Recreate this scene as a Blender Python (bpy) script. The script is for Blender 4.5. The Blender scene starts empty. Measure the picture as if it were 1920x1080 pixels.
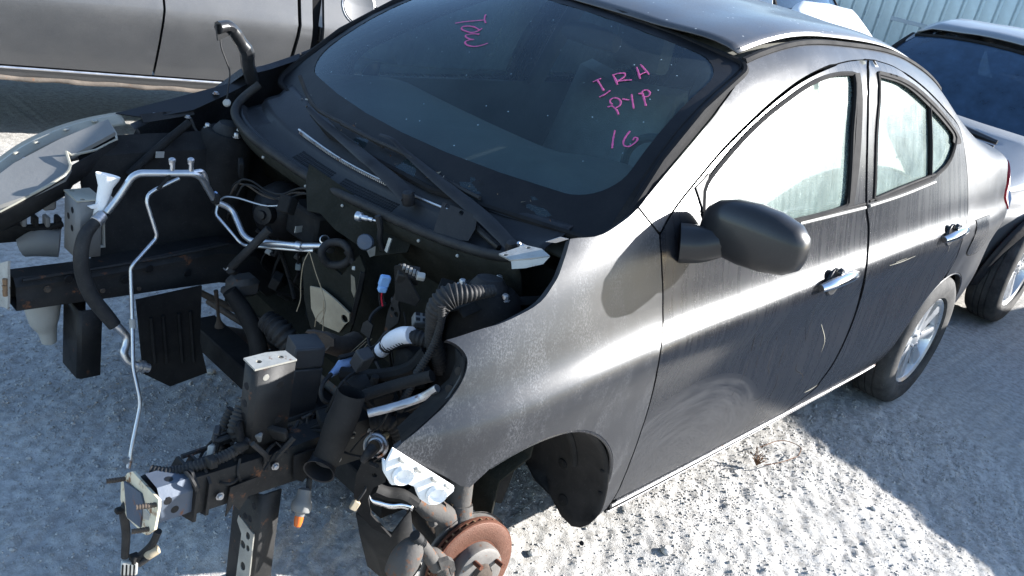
import bpy, bmesh, math, random
import numpy as np
from mathutils import Vector, Matrix
from mathutils.geometry import delaunay_2d_cdt

SC = bpy.context.scene
COL = SC.collection
random.seed(7)
RNG = np.random.default_rng(11)

# ------------------------------------------------------------------ camera
cd = bpy.data.cameras.new('camera')
cam = bpy.data.objects.new('camera', cd)
COL.objects.link(cam)
cd.sensor_fit = 'HORIZONTAL'; cd.sensor_width = 36.0; cd.lens = 31.282
cd.clip_start = .05; cd.clip_end = 2000
cam.matrix_world = Matrix(((.69236058, .14235131, -.70737044, -1.30171577),
                           (-.69197373, .40880316, -.59502297, -1.78695892),
                           (.20447297, .90145221, .38154256, 1.60904801), (0, 0, 0, 1)))
SC.camera = cam

# ------------------------------------------------------------------ sky, sun, exposure
SUN = Vector((1.9, -1.35, 1.0)).normalized()          # towards the sun
w = bpy.data.worlds.new('World'); SC.world = w; w.use_nodes = True
wn = w.node_tree.nodes; wl = w.node_tree.links
sky = wn.new('ShaderNodeTexSky'); sky.sky_type = 'NISHITA'; sky.sun_disc = False
sky.sun_elevation = math.asin(SUN.z); sky.sun_rotation = math.atan2(SUN.x, SUN.y)
sky.air_density = 1.0; sky.dust_density = .5; sky.ozone_density = 2.2
bg = wn['Background']; bg.inputs['Strength'].default_value = .105
wl.new(sky.outputs[0], bg.inputs[0])
sd = bpy.data.lights.new('sun', 'SUN'); sd.energy = 5.0; sd.angle = math.radians(.5); sd.color = (1, .975, .94)
sun = bpy.data.objects.new('sun', sd); COL.objects.link(sun)
sun.rotation_euler = SUN.to_track_quat('Z', 'Y').to_euler(); sun.location = SUN * 30
SC.view_settings.view_transform = 'Standard'; SC.view_settings.look = 'None'
SC.view_settings.exposure = 1.95; SC.view_settings.gamma = 1; SC.view_settings.use_curve_mapping = False
SC.render.engine = 'CYCLES'
SC.cycles.max_bounces = 8; SC.cycles.transparent_max_bounces = 12
SC.cycles.caustics_reflective = False; SC.cycles.caustics_refractive = False
SC.cycles.sample_clamp_indirect = 6

# ------------------------------------------------------------------ body surface of the sedan
# body side surface of the sedan, left half: stations along X, control levels from sill to roof centre
ST = [-.60, -.35, -.15, .10, .30, .50, .85, 1.10, 1.50, 2.00, 2.35, 2.60, 3.00, 3.30, 3.50]
# each level: (y list, z list) at the stations
LV = [
 ([-.56,-.66,-.72,-.745,-.755,-.765,-.765,-.765,-.765,-.765,-.755,-.745,-.70,-.62,-.46],[.15,.15,.15,.155,.16,.163,.17,.178,.19,.203,.21,.215,.22,.22,.22]),
 ([-.60,-.70,-.765,-.795,-.80,-.803,-.805,-.805,-.805,-.805,-.80,-.79,-.75,-.68,-.50],[.30]*15),
 ([-.62,-.725,-.795,-.825,-.828,-.825,-.825,-.825,-.825,-.825,-.825,-.825,-.79,-.72,-.54],[.45]*15),
 ([-.62,-.73,-.80,-.832,-.832,-.828,-.822,-.820,-.820,-.822,-.828,-.830,-.80,-.73,-.55],[.56,.56,.57,.59,.60,.61,.62,.63,.64,.66,.67,.68,.68,.68,.68]),
 ([-.61,-.725,-.80,-.835,-.842,-.846,-.846,-.846,-.846,-.846,-.844,-.84,-.81,-.74,-.56],[.62,.64,.67,.71,.735,.755,.772,.785,.805,.83,.845,.85,.85,.85,.85]),
 ([-.585,-.70,-.772,-.803,-.807,-.809,-.809,-.810,-.811,-.813,-.814,-.812,-.785,-.72,-.54],[.655,.682,.717,.762,.79,.81,.827,.84,.858,.88,.893,.895,.893,.89,.89]),
 ([-.56,-.68,-.748,-.775,-.779,-.783,-.785,-.786,-.788,-.789,-.788,-.785,-.763,-.70,-.52],[.70,.735,.78,.838,.87,.893,.905,.915,.928,.945,.96,.967,.972,.97,.97]),
 ([-.54,-.645,-.715,-.735,-.745,-.758,-.766,-.768,-.770,-.765,-.755,-.745,-.72,-.65,-.48],[.725,.78,.835,.93,.972,.988,.992,.994,1.0,1.018,1.04,1.055,1.065,1.05,1.03]),
 ([-.51,-.61,-.67,-.685,-.688,-.70,-.704,-.705,-.705,-.705,-.70,-.69,-.65,-.58,-.42],[.74,.80,.87,.99,1.06,1.09,1.15,1.19,1.20,1.19,1.17,1.15,1.105,1.075,1.045]),
 ([-.48,-.58,-.64,-.65,-.645,-.635,-.610,-.605,-.605,-.61,-.62,-.62,-.58,-.52,-.38],[.75,.81,.89,1.02,1.10,1.17,1.31,1.375,1.395,1.375,1.30,1.22,1.12,1.085,1.05]),
 ([-.44,-.54,-.60,-.61,-.60,-.585,-.555,-.545,-.54,-.545,-.56,-.56,-.52,-.46,-.34],[.76,.82,.90,1.04,1.12,1.20,1.366,1.427,1.45,1.425,1.345,1.25,1.125,1.09,1.055]),
 ([-.24,-.28,-.30,-.31,-.30,-.29,-.27,-.265,-.26,-.265,-.27,-.27,-.26,-.23,-.17],[.77,.835,.92,1.06,1.15,1.24,1.418,1.465,1.49,1.468,1.385,1.285,1.135,1.098,1.06]),
 ([0]*15,[.775,.84,.925,1.07,1.16,1.25,1.43,1.475,1.50,1.48,1.40,1.295,1.14,1.10,1.06]),
]
NV = len(LV)
def _herm(t, ts, ps):
    t = np.asarray(t, float); ts = np.asarray(ts, float); ps = np.asarray(ps, float)
    d = np.diff(ps, axis=0) / np.diff(ts)[:, None]
    h = np.diff(ts)[:, None]
    m = np.empty_like(ps); m[0] = d[0]; m[-1] = d[-1]
    w = h[1:] / (h[1:] + h[:-1]); m[1:-1] = d[:-1] * w + d[1:] * (1 - w)
    m[1:-1] = np.where(d[:-1] * d[1:] <= 0, m[1:-1] * .3, m[1:-1])
    i = np.clip(np.searchsorted(ts, t, side='right') - 1, 0, len(ts) - 2)
    u = ((t - ts[i]) / (ts[i + 1] - ts[i]))[:, None]; hh = h[i]
    return (ps[i] * (1 + 2 * u) * (1 - u) ** 2 + m[i] * hh * u * (1 - u) ** 2
            + ps[i + 1] * u * u * (3 - 2 * u) + m[i + 1] * hh * u * u * (u - 1))
_T = np.array([np.r_[l[0], l[1]] for l in LV]).reshape(NV, 2, -1).transpose(2, 0, 1).reshape(len(ST), -1)
def body(xv):
    """(x, v) pairs -> points on the left body side; v runs 0 (sill) .. 12 (roof centre)"""
    xv = np.atleast_2d(np.asarray(xv, float)); out = np.empty((len(xv), 3))
    c = _herm(np.clip(xv[:, 0], ST[0], ST[-1]), ST, _T).reshape(len(xv), NV, 2)
    v = np.clip(xv[:, 1], 0, NV - 1 - 1e-6)
    i = np.clip(v.astype(int), 0, NV - 2); u = (v - i)[:, None]
    k = np.arange(len(xv)); p1 = c[k, i]; p2 = c[k, i + 1]
    p0 = np.where((i > 0)[:, None], c[k, np.maximum(i - 1, 0)], 2 * p1 - p2)
    p3 = np.where((i < NV - 2)[:, None], c[k, np.minimum(i + 2, NV - 1)], 2 * p2 - p1)
    # roof centre: mirror for a smooth crown
    p3 = np.where((i == NV - 2)[:, None], p1 * [-1, 1], p3)
    e = lambda a, b: np.maximum(np.linalg.norm(b - a, axis=1), 1e-5)[:, None]
    d0, d1, d2 = e(p0, p1), e(p1, p2), e(p2, p3)
    t1 = ((p1 - p0) / d0 * d1 + (p2 - p1) / d1 * d0) / (d0 + d1) * d1
    t2 = ((p2 - p1) / d1 * d2 + (p3 - p2) / d2 * d1) / (d1 + d2) * d1
    q = (p1 * (1 + 2 * u) * (1 - u) ** 2 + t1 * u * (1 - u) ** 2 + p2 * u * u * (3 - 2 * u) + t2 * u * u * (u - 1))
    out[:, 0] = xv[:, 0]; out[:, 1:] = q
    return out
# windshield: (a, b), a -1..1 across (left -1), b 0 bottom .. 1 top
def glassw(ab):
    ab = np.atleast_2d(np.asarray(ab, float)); a, b = ab[:, 0], ab[:, 1]
    hw = .69 * (1 - b) + .575 * b
    x = (.17 + .13 * a * a) * (1 - b) + (.80 + .085 * a * a) * b - .035 * np.sin(np.pi * b)
    z = (.945 + .035 * a * a) * (1 - b) + (1.405 - .045 * a * a) * b + .035 * np.sin(np.pi * b)
    return np.stack([x, a * hw, z], 1)


# ------------------------------------------------------------------ materials
MATS = {}
def nd(nt, t, **kw):
    n = nt.nodes.new(t)
    for k, v in kw.items():
        if k in n.inputs.keys() if isinstance(k, str) else False: n.inputs[k].default_value = v
        else: setattr(n, k, v)
    return n
def noise(nt, co, scale, detail=4, rough=.55):
    n = nt.nodes.new('ShaderNodeTexNoise'); n.inputs['Scale'].default_value = scale
    n.inputs['Detail'].default_value = detail; n.inputs['Roughness'].default_value = rough
    nt.links.new(co, n.inputs['Vector']); return n.outputs['Fac']
def ramp(nt, fac, stops):
    r = nt.nodes.new('ShaderNodeValToRGB'); e = r.color_ramp.elements
    while len(e) < len(stops): e.new(.5)
    for el, (p, c) in zip(e, stops):
        el.position = p; el.color = (c, c, c, 1) if isinstance(c, (int, float)) else (*c, 1)
    nt.links.new(fac, r.inputs[0]); return r.outputs[0]
def mixc(nt, fac, a, b, mode='MIX'):
    m = nt.nodes.new('ShaderNodeMix'); m.data_type = 'RGBA'; m.blend_type = mode
    for s, v in ((m.inputs[0], fac), (m.inputs[6], a), (m.inputs[7], b)):
        if isinstance(v, (int, float)): s.default_value = v
        elif isinstance(v, tuple): s.default_value = (*v, 1) if len(v) == 3 else v
        else: nt.links.new(v, s)
    return m.outputs[2]
def mth(nt, op, a, b=0.0):
    m = nt.nodes.new('ShaderNodeMath'); m.operation = op
    for s, v in ((m.inputs[0], a), (m.inputs[1], b)):
        if isinstance(v, (int, float)): s.default_value = v
        else: nt.links.new(v, s)
    return m.outputs[0]
def newmat(name):
    m = bpy.data.materials.new(name); m.use_nodes = True
    nt = m.node_tree; b = nt.nodes['Principled BSDF']
    co = nt.nodes.new('ShaderNodeTexCoord').outputs['Object']
    return m, nt, b, co
def setin(nt, b, key, v):
    s = b.inputs[key]
    if isinstance(v, (int, float)): s.default_value = v
    elif isinstance(v, tuple): s.default_value = (*v, 1) if len(v) == 3 else v
    else: nt.links.new(v, s)
def bumpn(nt, b, h, strength, dist=.002):
    n = nt.nodes.new('ShaderNodeBump'); n.inputs['Strength'].default_value = strength; n.inputs['Distance'].default_value = dist
    nt.links.new(h, n.inputs['Height']); nt.links.new(n.outputs[0], b.inputs['Normal'])
def M(name, col=(.05,)*3, rough=.55, metal=0., var=.25, scale=14, dust=.18, dustcol=(.085, .082, .076), bump=.15, bscale=90, coat=0., rust=0., spec=.25):
    """worn, dusty everyday material"""
    if name in MATS: return MATS[name]
    m, nt, b, co = newmat(name)
    n1 = noise(nt, co, scale, 5)
    c = mixc(nt, n1, tuple(x * (1 - var) for x in col), tuple(min(1, x * (1 + var)) for x in col))
    rg = mth(nt, 'MULTIPLY_ADD', n1, .25); nt.nodes[-1].inputs[2].default_value = rough - .12
    if rust:
        rm = ramp(nt, noise(nt, co, scale * 1.7 + 5, 6, .65), [(.62 - rust * .35, 0), (.72 - rust * .35, 1)])
        c = mixc(nt, rm, c, (.16, .06, .022)); 
    if dust:
        dm = ramp(nt, noise(nt, co, scale * .6 + 3, 7, .68), [(.38, 0), (.78, dust)])
        dm2 = mth(nt, 'ADD', dm, ramp(nt, noise(nt, co, 190, 2), [(.62, 0), (.72, dust * .7)]))
        c = mixc(nt, dm2, c, dustcol)
    setin(nt, b, 'Base Color', c); setin(nt, b, 'Roughness', rg); b.inputs['Metallic'].default_value = metal
    b.inputs['Specular IOR Level'].default_value = spec
    if coat: b.inputs['Coat Weight'].default_value = coat; b.inputs['Coat Roughness'].default_value = .12
    if bump: bumpn(nt, b, noise(nt, co, bscale, 3), bump, .003)
    MATS[name] = m; return m
def glassmat(name, tint, dust=.08, dustcol=(.5, .5, .48), rough=.02, refl=(.8, .9, 1, 1), streak=False, specks=0., drough=.35, dgloss=.0):
    m, nt, b, co = newmat(name); nt.nodes.remove(b)
    out = [n for n in nt.nodes if n.type == 'OUTPUT_MATERIAL'][0]
    tr = nt.nodes.new('ShaderNodeBsdfTransparent'); tr.inputs[0].default_value = (*tint, 1)
    gl = nt.nodes.new('ShaderNodeBsdfGlossy'); gl.inputs['Roughness'].default_value = rough; gl.inputs[0].default_value = refl
    fr = nt.nodes.new('ShaderNodeFresnel'); fr.inputs[0].default_value = 1.36
    mx = nt.nodes.new('ShaderNodeMixShader'); nt.links.new(fr.outputs[0], mx.inputs[0]); nt.links.new(tr.outputs[0], mx.inputs[1]); nt.links.new(gl.outputs[0], mx.inputs[2])
    df = nt.nodes.new('ShaderNodeBsdfDiffuse'); df.inputs[0].default_value = (*dustcol, 1)
    dsh = df.outputs[0]
    if dgloss:
        g2 = nt.nodes.new('ShaderNodeBsdfGlossy'); g2.inputs['Roughness'].default_value = drough; g2.inputs[0].default_value = (.8, .8, .8, 1)
        m3 = nt.nodes.new('ShaderNodeMixShader'); m3.inputs[0].default_value = dgloss
        nt.links.new(df.outputs[0], m3.inputs[1]); nt.links.new(g2.outputs[0], m3.inputs[2]); dsh = m3.outputs[0]
    f = ramp(nt, noise(nt, co, 5, 8, .7), [(.3, dust * .55), (.75, dust * 1.5)])
    if streak:
        mp = nt.nodes.new('ShaderNodeMapping'); mp.inputs['Scale'].default_value = (60, 4, 2.2); nt.links.new(co, mp.inputs[0])
        f = mth(nt, 'MULTIPLY', f, ramp(nt, noise(nt, mp.outputs[0], 1, 3), [(.35, .85), (.65, 1.1)]))
        f = mth(nt, 'MULTIPLY', f, ramp(nt, noise(nt, co, 260, 2), [(.35, .85), (.65, 1.1)]))
    if specks:
        v = nt.nodes.new('ShaderNodeTexVoronoi'); v.inputs['Scale'].default_value = 30; nt.links.new(co, v.inputs[0])
        sp = mth(nt, 'LESS_THAN', v.outputs['Distance'], .06)
        sp = mth(nt, 'MULTIPLY', sp, ramp(nt, noise(nt, co, 9, 3), [(.42, 0), (.5, specks)]))
        f = mth(nt, 'MAXIMUM', f, sp)
    m2 = nt.nodes.new('ShaderNodeMixShader'); nt.links.new(f, m2.inputs[0]); nt.links.new(mx.outputs[0], m2.inputs[1]); nt.links.new(dsh, m2.inputs[2])
    nt.links.new(m2.outputs[0], out.inputs[0]); MATS[name] = m; return m

def paintmat(name, base, metal=.55, rough=.26, dust=.2, dustcol=(.2, .19, .175), oxid=0., coat=.35, streaks=False, fleck=True, specks=0., spec=.5):
    m, nt, b, co = newmat(name)
    n = noise(nt, co, 6, 6, .6)
    c = mixc(nt, n, tuple(x * .85 for x in base), tuple(x * 1.15 for x in base))
    if fleck: c = mixc(nt, ramp(nt, noise(nt, co, 900, 1), [(.5, 0), (.78, .5)]), c, tuple(min(1, x * 2.4) for x in base))
    dm = ramp(nt, noise(nt, co, 3.2, 8, .7), [(.35, dust * .35), (.72, dust)])
    sp = ramp(nt, noise(nt, co, 240, 3), [(.55, .7), (.72, 1.6)])
    dm = mth(nt, 'MULTIPLY', dm, sp)
    if streaks:    # runs where water carried the dust off; sunlit ground reflection painted low on the door
        mp = nt.nodes.new('ShaderNodeMapping'); mp.inputs['Scale'].default_value = (55, 1, 1.6); nt.links.new(co, mp.inputs[0])
        dm = mth(nt, 'MULTIPLY', dm, ramp(nt, noise(nt, mp.outputs[0], 1, 4, .6), [(.36, .25), (.5, 1.), (.7, 1.35)]))
        sx = nt.nodes.new('ShaderNodeSeparateXYZ'); nt.links.new(co, sx.inputs[0])
        ex = mth(nt, 'DIVIDE', mth(nt, 'SUBTRACT', sx.outputs[0], streaks[0]), .42)
        ez = mth(nt, 'DIVIDE', mth(nt, 'SUBTRACT', sx.outputs[2], streaks[1]), .26)
        r2 = mth(nt, 'ADD', mth(nt, 'MULTIPLY', ex, ex), mth(nt, 'MULTIPLY', ez, ez))
        inside = ramp(nt, mth(nt, 'SUBTRACT', 1., mth(nt, 'MULTIPLY', r2, .5)), [(.42, 0), (.54, 1)])
        th = mth(nt, 'ARCTAN2', ez, ex); cv = nt.nodes.new('ShaderNodeCombineXYZ'); nt.links.new(mth(nt, 'MULTIPLY', mth(nt, 'SQRT', r2), 17.), cv.inputs[0]); nt.links.new(mth(nt, 'MULTIPLY', th, 1.6), cv.inputs[1])
        wv0 = noise(nt, cv.outputs[0], 1., 6, .65)
        wv = nt.nodes.new('ShaderNodeTexWave'); wv.wave_type = 'RINGS'; wv.rings_direction = 'Y'; wv.inputs['Scale'].default_value = 16; wv.inputs['Distortion'].default_value = 5
        wv.inputs['Detail'].default_value = 3; wv.inputs['Detail Scale'].default_value = 2.5
        m4 = nt.nodes.new('ShaderNodeMapping'); m4.inputs['Location'].default_value = (-streaks[0] + .1, 0, -streaks[1] + .15); nt.links.new(co, m4.inputs[0]); nt.links.new(m4.outputs[0], wv.inputs[0])
        ground_refl = mth(nt, 'MULTIPLY', inside, ramp(nt, wv0, [(.36, .05), (.64, .2)]))
        dm = mth(nt, 'MAXIMUM', dm, ground_refl)
    c = mixc(nt, dm, c, dustcol)
    rg = mth(nt, 'MULTIPLY_ADD', dm, .9); nt.nodes[-1].inputs[2].default_value = rough
    if oxid:   # peeling clear coat: pale frosted flecks
        mp3 = nt.nodes.new('ShaderNodeMapping'); mp3.inputs['Scale'].default_value = (1, 1, .32); nt.links.new(co, mp3.inputs[0])
        a = ramp(nt, noise(nt, mp3.outputs[0], 13, 5, .65), [(.46, .06), (.62, 1)])
        mp2 = nt.nodes.new('ShaderNodeMapping'); mp2.inputs['Scale'].default_value = (1, 1, .55); nt.links.new(co, mp2.inputs[0])
        fl = ramp(nt, noise(nt, mp2.outputs[0], 300, 6, .75), [(.47, 0), (.6, 1)])
        ox = mth(nt, 'MULTIPLY', mth(nt, 'MULTIPLY', a, fl), oxid)
        c = mixc(nt, ox, c, (.085, .088, .095)); rg = mth(nt, 'MAXIMUM', rg, mth(nt, 'MULTIPLY', ox, .62))
    if specks:
        v = nt.nodes.new('ShaderNodeTexVoronoi'); v.inputs['Scale'].default_value = 34; nt.links.new(co, v.inputs[0])
        s_ = mth(nt, 'MULTIPLY', mth(nt, 'LESS_THAN', v.outputs['Distance'], .11), ramp(nt, noise(nt, co, 14, 2), [(.5, 0), (.54, specks)])); c = mixc(nt, s_, c, (.42, .41, .38))
    setin(nt, b, 'Base Color', c); setin(nt, b, 'Roughness', rg); b.inputs['Metallic'].default_value = metal
    b.inputs['Specular IOR Level'].default_value = spec
    b.inputs['Coat Weight'].default_value = coat; b.inputs['Coat Roughness'].default_value = .1
    bumpn(nt, b, noise(nt, co, 60, 3), .02, .002)
    MATS[name] = m; return m

# ------------------------------------------------------------------ objects
ORG = {}
def org(parent):
    p = parent
    while p is not None:
        if p.name in ORG: return ORG[p.name]
        p = p.parent
    return np.zeros(3)
def tag(o, label=None, cat=None, group=None, kind=None):
    if label: o['label'] = label
    if cat: o['category'] = cat
    if group: o['group'] = group
    if kind: o['kind'] = kind
    return o
def thing(name, label, cat, loc=(0, 0, 0), rotz=0, group=None, local=False):
    o = bpy.data.objects.new(name, None); COL.objects.link(o); o.location = loc; o.rotation_euler = (0, 0, rotz)
    o.empty_display_size = .2
    ORG[o.name] = np.zeros(3) if local else np.array(loc, float)
    return tag(o, label, cat, group)
def mk(name, V, F, mat, parent=None, smooth=True, angle=38, label=None):
    V = np.asarray(V, float).reshape(-1, 3)
    me = bpy.data.meshes.new(name)
    me.from_pydata((V - org(parent)).tolist(), [], [list(map(int, f)) for f in F])
    me.validate()
    if mat: me.materials.append(mat if not isinstance(mat, str) else MATS[mat])
    if smooth:
        me.polygons.foreach_set('use_smooth', [True] * len(me.polygons)); me.set_sharp_from_angle(angle=math.radians(angle))
    me.update()
    o = bpy.data.objects.new(name, me); COL.objects.link(o)
    if parent: o.parent = parent
    if label: o['label'] = label
    return o
def mirror(o, parent=None, name=None, root_y=0.):
    """the same panel on the other side of the car (y -> -y)"""
    og = org(parent or o.parent)
    me = o.data; V = np.empty(len(me.vertices) * 3); me.vertices.foreach_get('co', V); V = V.reshape(-1, 3) + og
    V[:, 1] *= -1
    F = [list(reversed(p.vertices)) for p in me.polygons]
    return mk(name or o.name.split('.')[0], V, F, me.materials[0] if me.materials else None, parent or o.parent)
def fixn(o):
    bm = bmesh.new(); bm.from_mesh(o.data); bmesh.ops.recalc_face_normals(bm, faces=bm.faces); bm.to_mesh(o.data); bm.free()
    o.data.set_sharp_from_angle(angle=math.radians(38)); return o
def cr(pts, n=6, closed=False):
    """Catmull-Rom through the points"""
    P = np.asarray(pts, float)
    if len(P) < 3 and not closed: return P
    m = len(P); out = []
    rng = range(m) if closed else range(m - 1)
    for i in rng:
        p1, p2 = P[i], P[(i + 1) % m]
        p0 = P[i - 1] if (i > 0 or closed) else 2 * p1 - p2
        p3 = P[(i + 2) % m] if (i + 2 < m or closed) else 2 * p2 - p1
        d0, d1, d2 = [max(np.linalg.norm(b - a), 1e-6) ** .5 for a, b in ((p0, p1), (p1, p2), (p2, p3))]
        t1 = ((p1 - p0) / d0 - (p2 - p0) / (d0 + d1) + (p2 - p1) / d1) * d1
        t2 = ((p2 - p1) / d1 - (p3 - p1) / (d1 + d2) + (p3 - p2) / d2) * d1
        for k in range(n):
            u = k / n
            out.append((2 * u**3 - 3 * u**2 + 1) * p1 + (u**3 - 2 * u**2 + u) * t1 + (-2 * u**3 + 3 * u**2) * p2 + (u**3 - u**2) * t2)
    if not closed: out.append(P[-1])
    return np.array(out)
def resample(P, step):
    P = np.asarray(P, float); d = np.r_[0, np.cumsum(np.linalg.norm(np.diff(P, axis=0), axis=1))]
    n = max(2, int(round(d[-1] / step)) + 1); t = np.linspace(0, d[-1], n)
    return np.stack([np.interp(t, d, P[:, k]) for k in range(P.shape[1])], 1)
def tube(name, pts, r, mat, parent=None, n=10, sub=6, ribs=0, amp=.12, caps=True, straight=False, flat=None, bevel=.0, closed=False):
    """pipe, hose or cable along points; r number or list per point; ribs = pitch of corrugation; bends rounded when straight"""
    P = np.asarray(pts, float)
    rr = np.full(len(P), r, float) if np.isscalar(r) else np.asarray(r, float)
    if straight:    # straight runs with small rounded bends
        Q = [P[0]]; R_ = [rr[0]]
        for i in range(1, len(P) - 1):
            a, b, c = P[i - 1], P[i], P[i + 1]; la, lc = np.linalg.norm(a - b), np.linalg.norm(c - b)
            k = min(bevel or rr[i] * 3, la * .45, lc * .45); s, e = b + (a - b) / la * k, b + (c - b) / lc * k
            for t in (0, .2, .4, .6, .8, 1): Q.append((1 - t)**2 * s + 2 * t * (1 - t) * b + t * t * e); R_.append(rr[i])
        Q.append(P[-1]); R_.append(rr[-1]); P = np.array(Q); rr = np.array(R_)
    else:
        q = cr(np.c_[P, rr], sub, closed); P, rr = q[:, :3], q[:, 3]
    if ribs:
        d = np.r_[0, np.cumsum(np.linalg.norm(np.diff(P, axis=0), axis=1))]; q = resample(np.c_[P, rr], ribs / 4.)
        P, rr = q[:, :3], q[:, 3]
        rr = rr * (1 + amp * np.array([1, 1, -1, -1])[np.arange(len(rr)) % 4])
    T = np.gradient(P, axis=0); T /= np.maximum(np.linalg.norm(T, axis=1), 1e-9)[:, None]
    u = np.cross(T[0], (0, 0, 1.)); u = u if np.linalg.norm(u) > .1 else np.cross(T[0], (1., 0, 0)); u /= np.linalg.norm(u)
    V = []; F = []; an = np.arange(n) * 2 * math.pi / n
    for i in range(len(P)):
        if flat is not None: u = np.cross(flat, T[i])
        u = u - T[i] * np.dot(u, T[i]); u /= max(np.linalg.norm(u), 1e-9); v = np.cross(T[i], u)
        fl = .25 if flat is not None else 1
        for a in an: V.append(P[i] + rr[i] * (math.cos(a) * u + math.sin(a) * v * fl))
    for i in range(len(P) - 1 + (1 if closed else 0)):
        for k in range(n):
            a, b = i * n + k, i * n + (k + 1) % n; j = (i + 1) % len(P)
            F.append((a, b, j * n + (k + 1) % n, j * n + k))
    if caps and not closed: F.append(list(range(n))[::-1]); F.append([(len(P) - 1) * n + k for k in range(n)])
    return mk(name, V, F, mat, parent, angle=60 if ribs else 45)
def basis(z, x=None):
    z = np.asarray(z, float); z = z / np.linalg.norm(z)
    x = np.asarray(x if x is not None else ((1., 0, 0) if abs(z[0]) < .9 else (0, 1., 0)), float)
    x = x - z * np.dot(x, z); x /= np.linalg.norm(x); return np.stack([x, np.cross(z, x), z], 1)   # columns
def box(name, c, s, mat, parent=None, R=None, bev=.003, taper=1.0, seg=1):
    bm = bmesh.new(); bmesh.ops.create_cube(bm, size=1.0)
    for v in bm.verts:
        k = taper if v.co.z > 0 else 1
        v.co = Vector((v.co.x * s[0] * k, v.co.y * s[1] * k, v.co.z * s[2]))
    if bev: bmesh.ops.bevel(bm, geom=list(bm.edges), offset=min(bev, min(s) * .3), segments=seg, affect='EDGES', profile=.6)
    V = np.array([v.co for v in bm.verts]); bm.verts.index_update(); F = [[v.index for v in f.verts] for f in bm.faces]; bm.free()
    if R is not None: V = V @ np.asarray(R).T
    return mk(name, V + np.asarray(c), F, mat, parent)
def beam(name, p0, p1, w, h, mat, parent=None, up=(0, 0, 1), bev=.004):
    p0, p1 = np.asarray(p0, float), np.asarray(p1, float); d = p1 - p0
    B = basis(d, np.cross(up, d)); return box(name, (p0 + p1) / 2, (w, h, np.linalg.norm(d)), mat, parent, B, bev)
def lathe(name, prof, o, ax, mat, parent=None, n=24, arc=None, ref=None):
    B = basis(ax, ref); V = []; F = []; m = len(prof)
    full = arc is None; a0, a1 = arc or (0, 2 * math.pi); k = n if full else n + 1
    for i in range(k):
        a = a0 + (a1 - a0) * i / n
        for r, h in prof: V.append(np.asarray(o) + B @ np.array((r * math.cos(a), r * math.sin(a), h)))
    for i in range(n):
        j = (i + 1) % k
        for q in range(m - 1): F.append((i * m + q, j * m + q, j * m + q + 1, i * m + q + 1))
    return fixn(mk(name, V, F, mat, parent))
def inside(P, poly):
    P = np.atleast_2d(P); x, y = P[:, 0], P[:, 1]; r = np.zeros(len(P), bool); j = len(poly) - 1
    for i in range(len(poly)):
        xi, yi = poly[i]; xj, yj = poly[j]
        c = ((yi > y) != (yj > y)) & (x < (xj - xi) * (y - yi) / ((yj - yi) or 1e-12) + xi); r ^= c; j = i
    return r
def cdt(outline, holes=(), inner=None):
    loops = [np.asarray(outline, float)] + [np.asarray(h, float) for h in holes]; V = []; E = []
    for L in loops:
        b = len(V); V += L.tolist(); E += [(b + i, b + (i + 1) % len(L)) for i in range(len(L))]
    if inner is not None and len(inner): V += np.asarray(inner).tolist()
    r = delaunay_2d_cdt([Vector(v) for v in V], E, [], 0, 1e-6)
    v2 = np.array([(p.x, p.y) for p in r[0]]); T = np.array([f for f in r[2] if len(f) == 3])
    c = v2[T].mean(1); ok = inside(c, loops[0])
    for h in loops[1:]: ok &= ~inside(c, h)
    return v2, T[ok]
def inset(poly, d):
    P = np.asarray(poly, float); n = len(P); A = .5 * np.sum(P[:, 0] * np.roll(P[:, 1], -1) - np.roll(P[:, 0], -1) * P[:, 1])
    s = 1 if A > 0 else -1; out = []
    for i in range(n):
        a, b, c = P[i - 1], P[i], P[(i + 1) % n]
        n1 = np.array((-(b - a)[1], (b - a)[0])); n2 = np.array((-(c - b)[1], (c - b)[0]))
        n1 /= max(np.linalg.norm(n1), 1e-9); n2 /= max(np.linalg.norm(n2), 1e-9); m = n1 + n2; l = np.linalg.norm(m)
        m = m / max(l, .4) * (2 / max(l, .8)) if l > 1e-6 else n1
        out.append(b + s * d * m * .9)
    return np.array(out)
VS = .1
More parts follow.
